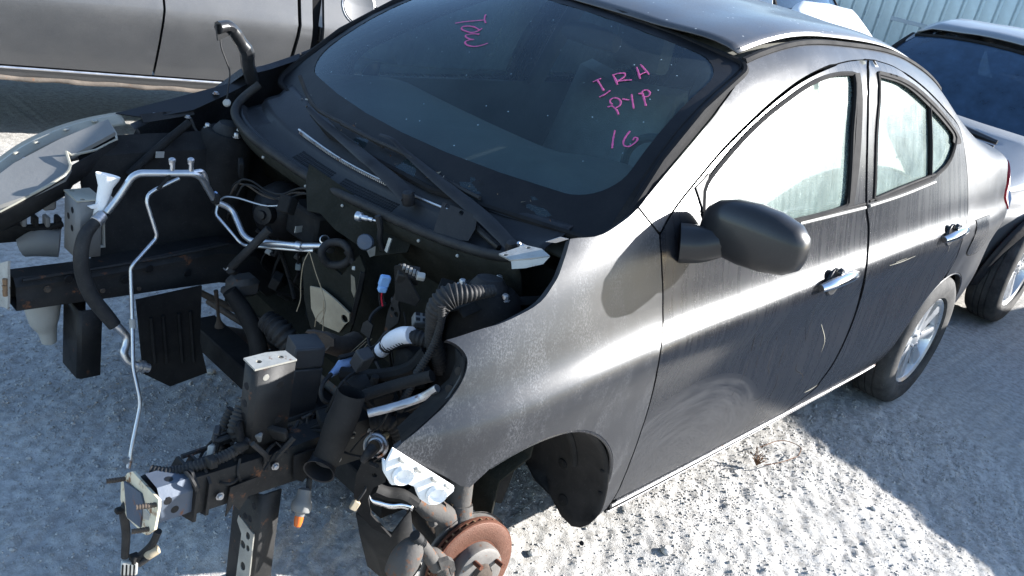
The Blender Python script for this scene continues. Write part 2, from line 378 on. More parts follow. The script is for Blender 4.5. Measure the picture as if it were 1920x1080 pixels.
def panel(name, outline, mat, parent, holes=(), surf=body, step=.035, gap=.003, rim=.014, off=0., vs=VS, side=-1, ref=None, grow=()):
    """sheet-metal panel: outline in surface coordinates, cut out of the surface, with its edge turned in"""
    sc = np.array((1, vs)); O = np.asarray(outline, float) * sc
    O = np.vstack([resample(np.array([O[i], O[(i + 1) % len(O)]]), .02)[:-1] for i in range(len(O))])
    if gap: O = inset(O, gap)
    H = [np.vstack([resample(np.array([h[i], h[(i + 1) % len(h)]]), .02)[:-1] for i in range(len(h))]) for h in [np.asarray(h, float) * sc for h in holes]]
    lo, hi = O.min(0), O.max(0)
    gx = np.arange(lo[0], hi[0], step); gy = np.arange(math.floor(lo[1] / vs * 4) / 4 * vs, hi[1], vs * .25 if vs < .5 else step)
    G = np.array([(a, b) for a in gx for b in gy]); G = G[inside(G, O)]
    for L in [O] + H:
        D = np.sqrt(((G[:, None, :] - L[None]) ** 2).sum(2)).min(1); G = G[D > step * .3]
    for h in H: G = G[~inside(G, h)]
    v2, T = cdt(O, H, G)
    def nrm(q):
        e = 1e-3; a = surf(q + [e, 0]) - surf(q - [e, 0]); b = surf(q + [0, e * 5]) - surf(q - [0, e * 5]); n = np.cross(a, b)
        return n / np.maximum(np.linalg.norm(n, axis=1), 1e-9)[:, None]
    q = v2 / sc; P3 = surf(q); N = nrm(q)
    rf = np.asarray(ref if ref is not None else (0, side, .3)); 
    if (N @ rf).mean() < 0: N = -N
    P3 = P3 + N * off
    fn = np.cross(P3[T[:, 1]] - P3[T[:, 0]], P3[T[:, 2]] - P3[T[:, 0]])
    T = np.where(((fn * N[T[:, 0]]).sum(1) < 0)[:, None], T[:, ::-1], T)
    V = P3.tolist(); F = T.tolist()
    if rim:
        cnt = {}
        for t in F:
            for a, b in ((t[0], t[1]), (t[1], t[2]), (t[2], t[0])): cnt[(a, b)] = 1
        bd = [e for e in cnt if (e[1], e[0]) not in cnt]; idx = {}
        for a, b in bd:
            for k in (a, b):
                if k not in idx: idx[k] = len(V); V.append((P3[k] - N[k] * rim).tolist())
            F.append((b, a, idx[a], idx[b]))
    return mk(name, V, F, mat, parent)
def plate(name, pts, t, mat, parent=None, holes=(), up=None, bend=None):
    """flat cut sheet of thickness t; holes = [(centre, radius[, squash])]"""
    P = np.asarray(pts, float); c = P.mean(0); n = np.zeros(3)
    for i in range(len(P)): n += np.cross(P[i] - c, P[(i + 1) % len(P)] - c)
    n /= np.linalg.norm(n); B = basis(n, P[1] - P[0]); q = (P - c) @ B
    H = []
    for h in holes:
        hc = (np.asarray(h[0], float) - c) @ B; k = h[2] if len(h) > 2 else 1
        H.append([(hc[0] + h[1] * math.cos(a), hc[1] + h[1] * k * math.sin(a)) for a in np.arange(10) * math.pi / 5])
    v2, T = cdt(q[:, :2], H); m = len(v2)
    fn = np.cross(v2[T[:, 1]] - v2[T[:, 0]], v2[T[:, 2]] - v2[T[:, 0]]); T = np.where((fn < 0)[:, None], T[:, ::-1], T)
    top = c + np.c_[v2, np.full(m, t / 2)] @ B.T; bot = c + np.c_[v2, np.full(m, -t / 2)] @ B.T
    F = T.tolist() + (T[:, ::-1] + m).tolist(); E = set()
    for a, b, d in T.tolist(): E |= {(a, b), (b, d), (d, a)}
    for a, b in E:
        if (b, a) not in E: F.append((b, a, a + m, b + m))
    return mk(name, np.vstack([top, bot]), F, mat, parent, angle=30)
def loft(name, rows, mat, parent=None, closed=False, thick=0., flip=False):
    rows = list(rows)[::-1] if flip else rows
    R_ = [np.asarray(r, float) for r in rows]; n = len(R_[0]); V = np.vstack(R_); F = []
    for i in range(len(R_) - 1):
        for k in range(n if closed else n - 1):
            a, b = i * n + k, i * n + (k + 1) % n; F.append((a, b, b + n, a + n))
    o = mk(name, V, F, mat, parent)
    if thick: 
        md = o.modifiers.new('solid', 'SOLIDIFY'); md.thickness = thick; md.offset = 0
    return o
def bolt(name, c, ax, r, h, mat, parent):
    return lathe(name, [(0, h), (r * .75, h), (r, h * .75), (r, 0), (r * 1.5, 0), (r * 1.5, -h * .2)], c, ax, mat, parent, n=8)

# ------------------------------------------------------------------ ground
def vnoise(X, Y, cell, seed):
    r = np.random.default_rng(seed); n = 257; L = r.random((n, n))
    fx, fy = X / cell, Y / cell; ix, iy = np.floor(fx).astype(int), np.floor(fy).astype(int); u, v = fx - ix, fy - iy
    u = u * u * (3 - 2 * u); v = v * v * (3 - 2 * v); g = lambda a, b: L[a % n, b % n]
    return (g(ix, iy) * (1 - u) + g(ix + 1, iy) * u) * (1 - v) + (g(ix, iy + 1) * (1 - u) + g(ix + 1, iy + 1) * u) * v - .5
def gheight(X, Y):
    near = np.clip(1.6 - np.hypot(X - 1.2, Y + .2) / 4., 0, 1)
    h = .030 * vnoise(X, Y, .9, 1) + .018 * vnoise(X, Y, .31, 2) + near * (.006 * vnoise(X, Y, .11, 3) + .004 * vnoise(X, Y, .05, 4) + .004 * vnoise(X, Y, .026, 5) + .0025 * vnoise(X, Y, .015, 6) + .003 * vnoise(X, Y, .0085, 7))
    a, b = X * .82 + Y * .57, -X * .57 + Y * .82        # trodden, raked ridges
    h = h + near * .007 * vnoise(a, b * 3.2, .16, 8) + near * .006 * vnoise(a, b * 3, .06, 9)
    # mound of loose earth by the front hub, flat where the tyres stand
    h = h + .045 * np.exp(-((X + .28) ** 2 + (Y + .22) ** 2) / .02) + .03 * np.exp(-((X + .02) ** 2 + (Y + .2) ** 2) / .03)
    flat = np.exp(-((X - 2.6) ** 2 + (Y + .72) ** 2) / .03)
    return h * (1 - .7 * flat) - .012
def spaced(a, b, fine, far):
    m = np.arange(a, b + 1e-6, fine); g = []; d = fine; p = b
    while p < far: d *= 1.22; p += d; g.append(p)
    l = []; d = fine; p = a
    while p > -far: d *= 1.22; p -= d; l.append(p)
    return np.r_[l[::-1], m, g]
gx = spaced(-1.15, 2.5, .0085, 400); gy = spaced(-1.75, 1.55, .0085, 400)
GX, GY = np.meshgrid(gx, gy, indexing='ij'); GZ = gheight(GX, GY)
far = np.hypot(GX, GY); GZ = np.where(far > 60, GZ * 0 - .012, GZ)
me = bpy.data.meshes.new('ground'); nx, ny = GX.shape
me.vertices.add(nx * ny); me.vertices.foreach_set('co', np.stack([GX, GY, GZ], 2).reshape(-1))
i0 = (np.arange(nx - 1)[:, None] * ny + np.arange(ny - 1)[None]).reshape(-1)
q = np.stack([i0, i0 + ny, i0 + ny + 1, i0 + 1], 1).reshape(-1); nq = len(i0)
me.loops.add(nq * 4); me.polygons.add(nq); me.loops.foreach_set('vertex_index', q)
me.polygons.foreach_set('loop_start', np.arange(nq) * 4); me.polygons.foreach_set('use_smooth', np.ones(nq, bool)); me.update(calc_edges=True)
m, nt, b, co = newmat('dirt')
c = mixc(nt, ramp(nt, noise(nt, co, 1.1, 6, .6), [(.3, 0), (.7, 1)]), (.38, .365, .34), (.52, .505, .48))
c = mixc(nt, ramp(nt, noise(nt, co, 38, 5, .7), [(.35, 0), (.62, 1)]), tuple(.85 * x for x in (.32, .305, .28)), c)
c = mixc(nt, ramp(nt, noise(nt, co, 150, 3, .6), [(.55, 0), (.7, .55)]), c, (.5, .49, .46))
setin(nt, b, 'Base Color', c); b.inputs['Roughness'].default_value = .95; b.inputs['Specular IOR Level'].default_value = .15
bumpn(nt, b, mth(nt, 'ADD', noise(nt, co, 110, 6, .7), mth(nt, 'MULTIPLY', noise(nt, co, 320, 3), .5)), .75, .005)
me.materials.append(m); MATS['dirt'] = m
ground = bpy.data.objects.new('ground', me); COL.objects.link(ground); ground['kind'] = 'structure'

# loose gravel: one mesh of many small broken stones
def stones(n, area, rmin, rmax, seed, name, tiny=False):
    r = np.random.default_rng(seed); base = []
    ico = bmesh.new(); (bmesh.ops.create_cube(ico, size=1.5) if tiny else bmesh.ops.create_icosphere(ico, subdivisions=1, radius=1)); bmesh.ops.triangulate(ico, faces=ico.faces); IV = np.array([v.co for v in ico.verts]); ico.verts.index_update()
    IF = np.array([[v.index for v in f.verts] for f in ico.faces]); ico.free()
    x = r.uniform(area[0], area[1], n); y = r.uniform(area[2], area[3], n); s = rmin + (rmax - rmin) * r.random(n) ** 3.2
    cl = vnoise(x, y, .35, 21); keep = cl + r.random(n) * .8 - .25 > 0; x, y, s = x[keep], y[keep], s[keep]; n = len(x)
    z = gheight(x, y)
    A = r.normal(size=(n, 3, 3)); Q = np.linalg.qr(A)[0]
    V = IV[None] * r.uniform(.7, 1.3, (n, len(IV), 1)) * np.stack([np.ones(n), r.uniform(.6, 1, n), r.uniform(.45, .8, n)], 1)[:, None, :]
    V = np.einsum('nij,nkj->nki', Q, V) * s[:, None, None]; V[:, :, 2] *= .8; V += np.stack([x, y, z + s * .08], 1)[:, None, :]
    F = (IF[None] + (np.arange(n) * len(IV))[:, None, None]).reshape(-1, 3)
    me = bpy.data.meshes.new(name); me.vertices.add(n * len(IV)); me.vertices.foreach_set('co', V.reshape(-1))
    me.loops.add(len(F) * 3); me.polygons.add(len(F)); me.loops.foreach_set('vertex_index', F.reshape(-1)); me.polygons.foreach_set('loop_start', np.arange(len(F)) * 3)
    me.update(calc_edges=True); me.materials.append(MATS['stone']); o = bpy.data.objects.new(name, me); COL.objects.link(o); return o
m, nt, b, co = newmat('stone')
c = mixc(nt, ramp(nt, noise(nt, co, 30, 3), [(.35, 0), (.65, 1)]), (.27, .255, .235), (.46, .44, .41))
setin(nt, b, 'Base Color', c); b.inputs['Roughness'].default_value = .9; MATS['stone'] = m
g = stones(9000, (-1.1, 2.7, -1.75, 1.5), .003, .0085, 5, 'gravel')
tag(g, 'loose pale gravel and grit scattered over the dirt of the yard', 'gravel', kind='stuff')
g = stones(130000, (-1.1, 2.6, -1.75, 1.45), .0012, .0048, 6, 'grit', True)
tag(g, 'fine pale grit and broken sand grains over the ground', 'grit', kind='stuff')
def stone(px, py, r, label, seed):
    rr = np.random.default_rng(seed); bm = bmesh.new(); bmesh.ops.create_icosphere(bm, subdivisions=2, radius=1)
    for v in bm.verts: v.co = Vector([c * r * k for c, k in zip(v.co, (1, .8, .55))]) * float(rr.uniform(.82, 1.15))
    V = np.array([v.co for v in bm.verts]) + (px, py, float(gheight(np.array([px]), np.array([py]))[0]) + r * .3); bm.verts.index_update()
    o = mk('stone', V, [[v.index for v in f.verts] for f in bm.faces], 'stone', smooth=False); bm.free()
    return tag(o, label, 'stone', 'single stones on the dirt')
s = [(0.41, -0.637, 0), (0.074, 0.58, 0), (-0.205, 0.121, 0), (1.363, -0.744, 0), (1.654, -1.129, 0), (0.769, -0.853, 0)]
for k, (p, r, l) in enumerate(zip(s, (.016, .017, .012, .011, .014, .02), ('small pale stone in the sun just right of the rusty brake disc', 'grey stone in the shade right of the tall black bracket',
      'small stone lying in the shade below the hanging thin pipe', 'small stone in the sun by the dry weed', 'stone at the edge of the shadow behind the car', 'largest pale stone in the sunlit gravel beside the sill'))):
    stone(p[0], p[1], r, l, k)

# ------------------------------------------------------------------ shared materials
M('black_plastic', (.010, .010, .0115), .5, dust=.14)
M('soft_black', (.008, .008, .0085), .75, dust=.2)
M('cowl_plastic', (.011, .012, .0145), .42, dust=.12, scale=7)
M('rubber', (.012, .012, .013), .65, dust=.3, scale=20)
M('tyre', (.022, .022, .023), .8, dust=.4, scale=6, dustcol=(.2, .19, .175))
M('rail_paint', (.010, .0102, .011), .55, metal=.1, dust=.25, scale=9, rust=.01)
M('rail_blue', (.07, .088, .12), .5, metal=.2, dust=.3, rust=.08)
M('bay_dark', (.008, .008, .0085), .8, dust=.2, scale=10, spec=.15)
M('felt', (.015, .0155, .012), .95, dust=.18, scale=18, bump=.6, bscale=140, spec=.1)
M('cream', (.34, .29, .21), .9, dust=.3, dustcol=(.14, .11, .08), scale=25)
M('alu', (.50, .51, .53), .34, metal=.9, dust=.12, scale=18)
M('steel', (.42, .42, .43), .42, metal=.85, dust=.25, rust=.05)
M('zinc', (.40, .40, .375), .5, metal=.55, dust=.3, scale=25, rust=.04)
M('disc_face', (.10, .042, .026), .6, metal=.35, dust=.2, dustcol=(.16, .1, .07), scale=90, bump=.4, bscale=300, spec=.5)
M('rust', (.085, .030, .017), .85, dust=.15, dustcol=(.15, .09, .06), scale=60, bump=.6)
M('rust_dark', (.055, .042, .034), .85, dust=.35, dustcol=(.16, .13, .1), scale=40, bump=.5)
M('rust_light', (.20, .12, .065), .9, dust=.3, scale=70, bump=.6)
M('castiron', (.075, .07, .066), .8, metal=.2, dust=.5, rust=.12, scale=30, bump=.5)
M('hub_metal', (.17, .16, .15), .6, metal=.5, dust=.35, rust=.1, scale=30)
M('white_plastic', (.74, .74, .73), .4, dust=.12, var=.06)
M('milk_plastic', (.30, .30, .28), .5, dust=.5, var=.1, dustcol=(.25, .23, .2))
M('blue_plastic', (.20, .36, .62), .45, dust=.2)
M('blue_cloth', (.33, .45, .68), .9, dust=.25, bump=.5)
M('white_tape', (.68, .67, .70), .55, dust=.25, bump=.4, bscale=60)
M('yellow_wire', (.62, .42, .10), .5, dust=.2)
M('green_wire', (.05, .30, .16), .5, dust=.15)
M('grey_wire', (.30, .36, .38), .5, dust=.15)
M('tan_plastic', (.36, .30, .21), .5, dust=.3)
M('bare_metal', (.40, .39, .35), .45, metal=.6, dust=.35, scale=30, rust=.02)
M('flange_paint', (.55, .50, .38), .6, metal=.1, dust=.3, rust=.22, scale=22, dustcol=(.36, .26, .15))
M('lamp_grey', (.15, .15, .146), .55, dust=.35, scale=8, dustcol=(.16, .155, .145))
M('lamp_edge', (.30, .285, .235), .35, dust=.3, coat=.4)
M('orange_lens', (.55, .12, .02), .2, dust=.1)
M('red_lens', (.42, .01, .02), .12, dust=.12, coat=1.)
M('chrome', (.82, .82, .84), .12, metal=1., dust=.12, bump=.02)
M('alloy', (.66, .67, .68), .3, metal=.75, dust=.2, scale=10)
M('trim_black', (.010, .010, .011), .8, dust=.12, spec=.12)
M('box_plastic', (.026, .027, .030), .5, dust=.2)
M('frit', (.006, .0065, .008), .45, dust=.06, spec=.2)
M('interior', (.085, .095, .088), .8, dust=.15, bump=.3)
M('interior_tan', (.13, .13, .115), .85, dust=.2, bump=.3)
M('seat_cloth', (.26, .27, .25), .95, dust=.2, bump=.5, bscale=200)
M('pink_marker', (.46, .085, .22), .7, dust=.0, var=.3, scale=60)
M('red_wire', (.5, .02, .04), .5, dust=0)
M('weed', (.12, .06, .03), .9, dust=.2, scale=40)
M('straw', (.30, .24, .16), .9, dust=.1)
paintmat('paint', (.0075, .0086, .0118), metal=.0, rough=.30, oxid=.66, dust=.11, coat=.0, spec=.5, dustcol=(.13, .13, .128))
paintmat('paint_door', (.005, .006, .0088), metal=.0, oxid=.0, dust=.07, rough=.25, coat=.0, spec=.42, streaks=(-.60, .31), dustcol=(.105, .108, .115))
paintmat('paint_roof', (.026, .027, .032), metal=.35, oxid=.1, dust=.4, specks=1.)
paintmat('mirror_paint', (.011, .0115, .013), metal=.0, rough=.32, dust=.04, coat=.15, fleck=False, spec=.35)
glassmat('windshield', (.74, .87, .88), dust=.06, dustcol=(.22, .30, .33), specks=1.)
glassmat('side_glass', (.78, .87, .85), dust=.30, dustcol=(.34, .46, .43), streak=True, dgloss=.2, drough=.3)

# ------------------------------------------------------------------ the wrecked sedan
CAR = thing('wrecked_sedan', 'dark grey sedan stripped of its front end, bonnet and engine, bay open', 'car', (1.3, 0, 0))
def seg(*ls):
    out = []
    for l in ls:
        l = np.asarray(l, float); out += (cr(l, 4) if len(l) > 2 else l).tolist()
    res = [out[0]]
    for p in out[1:]:
        if np.hypot((p[0] - res[-1][0]), (p[1] - res[-1][1]) * VS) > .005: res.append(p)
    if np.hypot(res[0][0] - res[-1][0], (res[0][1] - res[-1][1]) * VS) < .003: res.pop()
    return res
def vz(x, z, lo=0., hi=7.5):
    """v of the body surface at height z"""
    for _ in range(40):
        m_ = (lo + hi) / 2
        if body((x, m_))[0, 2] < z: lo = m_
        else: hi = m_
    return (lo + hi) / 2
def archpts(cx, cz, r, a0, a1, n=26):
    out = []
    for i in range(n + 1):
        a = math.radians(a0 + (a1 - a0) * i / n); x, z = cx + r * math.cos(a), cz + r * math.sin(a)
        out.append((x, vz(x, max(z, .16))))
    return out
SEAM = [(0.416, 7.188), (0.415, 7.058), (0.415, 6.922), (0.417, 6.777), (0.419, 6.624), (0.422, 6.458), (0.425, 6.275), (0.429, 6.079), (0.431, 5.856), (0.433, 5.621), (0.434, 5.4), (0.434, 5.202), (0.433, 5.023), (0.428, 4.81), (0.421, 4.592), (0.411, 4.352), (0.401, 4.065), (0.397, 3.858), (0.404, 3.637), (0.424, 3.373), (0.444, 3.121), (0.452, 2.935), (0.455, 2.787), (0.456, 2.652), (0.456, 2.52), (0.455, 2.385), (0.454, 2.239), (0.455, 2.084), (0.457, 1.918), (0.46, 1.75), (0.463, 1.592), (0.467, 1.453), (0.47, 1.329), (0.473, 1.212), (0.477, 1.094), (0.482, 0.961)]
SILLV = .55
SEAM = SEAM + [(SEAM[-1][0] + .008, SILLV)]
FARCH = archpts(.075, .265, .335, -12, 118)
fender_o = seg([(0.149, 7.887), (0.238, 7.603), (0.312, 7.7), (0.361, 7.853)], [(0.361, 7.853), (0.384, 7.543), (0.416, 7.188)], SEAM, [(SEAM[-1][0], .35), (.47, .15)], FARCH,
      [(-0.125, 2.564), (-0.15, 2.661)], [(-0.231, 3.201), (-0.302, 3.896)], [(-0.302, 3.896), (-0.235, 4.665), (-0.184, 5.275), (-0.156, 5.808), (-0.147, 6.307), (-0.164, 6.81), (-0.183, 7.084)],
      [(-0.183, 7.084), (-0.118, 7.003), (-0.047, 6.823), (0.02, 6.778), (0.074, 6.983), (0.115, 7.433), (0.149, 7.887)])
fender = panel('fender', fender_o, 'paint', CAR, step=.03, rim=.02)
# front door with its frame
AOUT = [(0.416, 7.188), (0.427, 7.271), (0.437, 7.354), (0.449, 7.436), (0.461, 7.518), (0.476, 7.6), (0.492, 7.68), (0.509, 7.757), (0.527, 7.833), (0.547, 7.909), (0.568, 7.986), (0.591, 8.067), (0.616, 8.147), (0.641, 8.22), (0.667, 8.284), (0.692, 8.34), (0.717, 8.386), (0.742, 8.428), (0.768, 8.465), (0.793, 8.5), (0.819, 8.534), (0.845, 8.567), (0.872, 8.6), (0.898, 8.63), (0.925, 8.659), (0.952, 8.687), (0.979, 8.714), (1.007, 8.74), (1.036, 8.767), (1.065, 8.793), (1.096, 8.818), (1.128, 8.842), (1.161, 8.868), (1.197, 8.895), (1.233, 8.923), (1.268, 8.951), (1.303, 8.979), (1.337, 9.01), (1.37, 9.07), (1.403, 9.125), (1.435, 9.176), (1.468, 9.218), (1.499, 9.249), (1.529, 9.271), (1.559, 9.293), (1.591, 9.319)]
BSEAM = [(1.591, 9.319), (1.557, 8.967), (1.536, 8.823), (1.523, 8.687), (1.515, 8.553), (1.51, 8.418), (1.508, 8.275), (1.505, 8.125), (1.502, 7.97), (1.5, 7.81), (1.5, 7.659), (1.502, 7.512), (1.506, 7.365), (1.51, 7.223), (1.516, 7.09), (1.523, 6.921), (1.531, 6.65), (1.54, 6.439), (1.548, 6.251), (1.556, 6.054), (1.561, 5.809), (1.565, 5.504), (1.565, 5.167), (1.555, 4.804), (1.536, 4.445), (1.519, 4.106), (1.514, 3.906), (1.524, 3.752), (1.552, 3.567), (1.595, 3.352), (1.635, 3.139), (1.654, 2.962), (1.661, 2.823), (1.662, 2.692), (1.659, 2.567), (1.654, 2.448), (1.648, 2.33), (1.642, 2.211), (1.636, 2.091), (1.632, 1.959), (1.628, 1.807), (1.621, 1.667), (1.611, 1.538), (1.601, 1.412), (1.593, 1.281), (1.589, 1.134)]
BSEAM = BSEAM[:-1] + [(BSEAM[-1][0] - .0, BSEAM[-1][1]), (1.43, SILLV)]
WIN1 = seg([(0.587, 7.429), (0.612, 7.884), (0.659, 8.081), (0.762, 8.326), (0.892, 8.522), (1.028, 8.652), (1.181, 8.779), (1.325, 8.858), (1.448, 8.881)], [(1.448, 8.881), (1.396, 7.984), (1.391, 7.025)], [(1.391, 7.025), (1.081, 6.91), (0.841, 6.911), (0.609, 6.972)], [(0.609, 6.972), (0.587, 7.429)])
door1_o = seg(AOUT, BSEAM, [(1.43, SILLV), (.9, SILLV), (SEAM[-1][0], SILLV)], SEAM[::-1])
door1 = panel('front_door', door1_o, 'paint_door', CAR, holes=[WIN1], step=.03, rim=.03)
# rear door
RARCH = archpts(2.60, .275, .345, 176, -8)
DT = [(1.655, 9.332), (1.684, 9.293), (1.713, 9.265), (1.744, 9.235), (1.776, 9.193), (1.809, 9.128), (1.845, 9.036), (1.885, 8.973), (1.929, 8.931), (1.976, 8.89), (2.025, 8.85), (2.075, 8.808), (2.127, 8.762), (2.182, 8.715), (2.236, 8.667), (2.287, 8.62), (2.334, 8.58), (2.376, 8.544), (2.413, 8.502), (2.443, 8.435), (2.464, 8.328), (2.476, 8.175), (2.481, 7.99), (2.483, 7.79), (2.487, 7.583), (2.493, 7.373), (2.498, 7.154), (2.501, 6.9), (2.502, 6.594), (2.502, 6.295), (2.502, 6.011), (2.505, 5.684), (2.508, 5.371), (2.504, 5.072), (2.488, 4.705), (2.462, 4.322), (2.439, 3.97), (2.432, 3.813), (2.448, 3.632), (2.48, 3.44), (2.512, 3.267), (2.53, 3.137), (2.535, 3.045), (2.532, 2.981), (2.528, 2.933), (2.524, 2.879)]
WIN2 = seg([(1.629, 8.904), (1.813, 8.825), (2.029, 8.637), (2.238, 8.413), (2.372, 8.154), (2.366, 7.899), (2.258, 7.342), (2.106, 7.127)], [(2.106, 7.127), (1.812, 7.061), (1.582, 7.026)], [(1.582, 7.026), (1.573, 7.966), (1.629, 8.904)])
BS2 = [(x + .012, v) for x, v in BSEAM]
k = [i for i, (x, v) in enumerate(RARCH) if x < DT[-1][0]]
door2_o = seg(DT, RARCH[:k[-1]][::-1], [RARCH[0], (2.245, SILLV)], [(2.245, SILLV), (1.9, SILLV), (1.445, SILLV)], BS2[::-1])
door2 = panel('rear_door', door2_o, 'paint_door', CAR, holes=[WIN2], step=.03, rim=.03)
# one-piece body side: front pillar, roof rail, rear pillar and quarter
INNER = [(0.361, 7.853), (0.383, 7.954), (0.405, 8.08), (0.427, 8.21), (0.45, 8.327), (0.474, 8.432), (0.499, 8.526), (0.525, 8.609), (0.552, 8.683), (0.579, 8.747), (0.606, 8.802), (0.632, 8.852), (0.659, 8.897), (0.686, 8.938), (0.711, 8.977), (0.735, 9.027), (0.757, 9.103), (0.777, 9.177), (0.795, 9.251), (0.812, 9.323), (0.827, 9.395), (0.84, 9.462), (0.85, 9.526), (0.859, 9.587), (0.867, 9.647), (0.876, 9.711)]
side_o = seg(INNER, [(.887, 9.84), (1.1, 9.84), (1.5, 9.84), (2.1, 9.88), (2.4, 10.0), (2.6, 10.2), (2.95, 10.1)], [(2.95, 10.1), (3.12, 9.6), (3.3, 9.3), (3.47, 9.0)], [(3.47, 9.0), (3.47, 7)], [(3.47, 7), (3.24, 6.9), (3.12, 5.5), (3.18, 3.9)],
      [(3.18, 3.9), (3.18, 3.), (3.18, 1.6), (2.98, .5)], RARCH[k[-1]:][::-1], DT[::-1], [(1.575, 9.33)], AOUT[::-1][1:], [(0.416, 7.188), (0.384, 7.543), (0.361, 7.853)])
side = panel('body_side', side_o, 'paint', CAR, step=.035, rim=.03)
bump_o = seg([(3.19, 3.), (3.17, 1.6), (2.975, .5)], [(2.975, .5), (3.0, .1), (3.2, .1), (3.48, .1)], [(3.48, .1), (3.485, 2), (3.48, 3.6), (3.25, 3.85)])
rbump = panel('rear_bumper', bump_o, 'paint_door', CAR, step=.04, rim=.02)
tl_o = seg([(3.25, 6.85), (3.13, 5.5), (3.19, 3.95)], [(3.19, 3.95), (3.48, 3.7)], [(3.48, 3.7), (3.475, 6.9)])
tail = panel('tail_light', tl_o, 'red_lens', CAR, step=.04, off=.006)
# sill with its bright ribbed strip
sill_o = [(.50, .1), (1.2, .1), (2.2, .1), (2.26, .25), (2.25, .5), (1.5, .5), (.52, .5)]
sill = panel('sill', sill_o, 'paint', CAR, step=.05, rim=.03)
for kk, (v_, m_, r_) in enumerate(((.40, 'steel', .0042), (.22, 'steel', .0036), (.30, 'trim_black', .005))):
    xs = np.linspace(.50, 2.24, 30); tube('sill_strip', body(np.c_[xs, np.full(30, v_)]) + (0, -.002, 0), r_, m_, sill, n=6, sub=1)
box('sill_shade_flange', (1.36, -.70, .15), (1.75, .012, .06), 'bay_dark', CAR, bev=0)  # flange added below the sill for its shadow on the ground
box('sill_shade_flange', (1.36, .70, .15), (1.75, .012, .06), 'bay_dark', CAR, bev=0)
# arch lips
for a_, o_ in ((FARCH, fender), (RARCH, side)):
    tube('arch_lip', body(a_) + (0, .004, 0), .0045, 'paint_door', o_, n=6, sub=2)
mir = [mirror(o) for o in (fender, door1, door2, side, rbump, tail, sill)]
# glass and seals
g1 = panel('door_glass', WIN1, 'side_glass', CAR, gap=-.004, rim=0, off=-.012)
q2 = np.array(WIN2); xq = [(2.103, 7.017), (2.077, 8.719)]
g2 = panel('door_glass', WIN2, 'side_glass', CAR, gap=-.004, rim=0, off=-.012)
mirror(g1); mirror(g2)
def onbody(l, off): return body(l) + np.array((0, -off, off * .3))
tube('quarter_bar', onbody([(2.096, 7.1), (2.086, 7.855), (2.08, 8.605)], -.004), .009, 'trim_black', CAR, n=6)
for W_ in (WIN1, WIN2):
    c_ = np.vstack([W_, W_[:1]]); tube('window_seal', onbody(resample(np.array(c_) * (1, .1), .02) / (1, .1), .0), .0075, 'trim_black', CAR, n=6, sub=1)
# dark sash on the rear edge of the front window, pillar cover, drip moulding, belt mouldings
panel('window_sash', [(1.453, 8.889), (1.489, 8.895), (1.43, 7.007), (1.376, 7.007)], 'trim_black', door1, gap=0, rim=.004, off=.002)
panel('window_sash', seg([(1.645, 8.949), (1.823, 8.89), (2.047, 8.714), (2.256, 8.495), (2.419, 8.181), (2.43, 7.877), (2.345, 7.896), (2.34, 8.114), (2.202, 8.357), (2.008, 8.571), (1.807, 8.773), (1.629, 8.846)]), 'trim_black', door2, gap=0, rim=.004, off=.002)
for l_ in ([(1.077, 6.783), (1.285, 6.814), (1.516, 6.837)], [(1.548, 6.862), (1.815, 6.962), (2.13, 7.043)]):
    tube('belt_moulding', onbody(l_, .002), .006, 'lamp_grey', CAR, n=6)
    tube('belt_moulding', onbody([(x, v + .16) for x, v in l_], .0), .005, 'trim_black', CAR, n=6)
panel('mirror_sail', [(0.587, 7.429), (0.572, 7.926), (0.633, 8.098), (0.612, 7.884), (0.6, 7.374)], 'black_plastic', door1, gap=0, rim=.01, off=.004)
# roof between the ditches
rows = []
for t_ in np.linspace(0, 1, 40):
    x0 = .0; r_ = []
    for a_ in np.linspace(-1, 1, 31):
        xs_ = (.80 + .085 * a_ * a_) * (1 - t_) + 2.42 * t_; v_ = 12 - abs(a_) * 1.92
        p_ = body((xs_, v_))[0]; p_[1] = abs(p_[1]) * np.sign(a_); r_.append(p_)
    rows.append(r_)
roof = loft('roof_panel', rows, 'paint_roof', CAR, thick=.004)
dl = np.c_[np.linspace(.89, 2.4, 24), np.full(24, 9.95)]
for s_ in (1, -1):
    tube('roof_moulding', body(dl) * (1, s_, 1) + (0, 0, -.002), .011, 'trim_black', CAR, n=6, sub=1)
tube('roof_moulding', body(np.c_[np.linspace(.90, 1.35, 10), np.full(10, 10.1)]) + (0, 0, .006), [.0016] * 8 + [.0014, .001], 'steel', CAR, n=6, sub=1)
# rear window and boot lid
rows = [[(lambda p_: (p_[0], abs(p_[1]) * np.sign(a_), p_[2]))(body((x_, 12 - abs(a_) * 1.85))[0]) for a_ in np.linspace(-1, 1, 15)] for x_ in np.linspace(2.44, 2.98, 12)]
loft('rear_window', rows, 'windshield', CAR, flip=True)
rows = [[(lambda p_: (p_[0], abs(p_[1]) * np.sign(a_), p_[2]))(body((x_, 12 - abs(a_) * 2.5))[0]) for a_ in np.linspace(-1, 1, 15)] for x_ in np.linspace(3.0, 3.5, 10)]
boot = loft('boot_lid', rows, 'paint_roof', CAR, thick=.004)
tube('spoiler', [(3.40, y_, 1.085 + .05 * (1 - abs(y_) / .62)) for y_ in np.linspace(-.58, .58, 9)], [.012, .02, .022, .022, .022, .022, .022, .02, .012], 'paint', boot, n=8)
rows = [[(3.485 + .09 * (1 - (y_ / .6) ** 2) * (1 - .3 * abs(z_ - .55)), y_ * .98, z_) for y_ in np.linspace(-.56, .56, 13)] for z_ in np.linspace(.2, 1.06, 12)]
loft('rear_fascia', rows, 'paint', CAR, thick=.004)
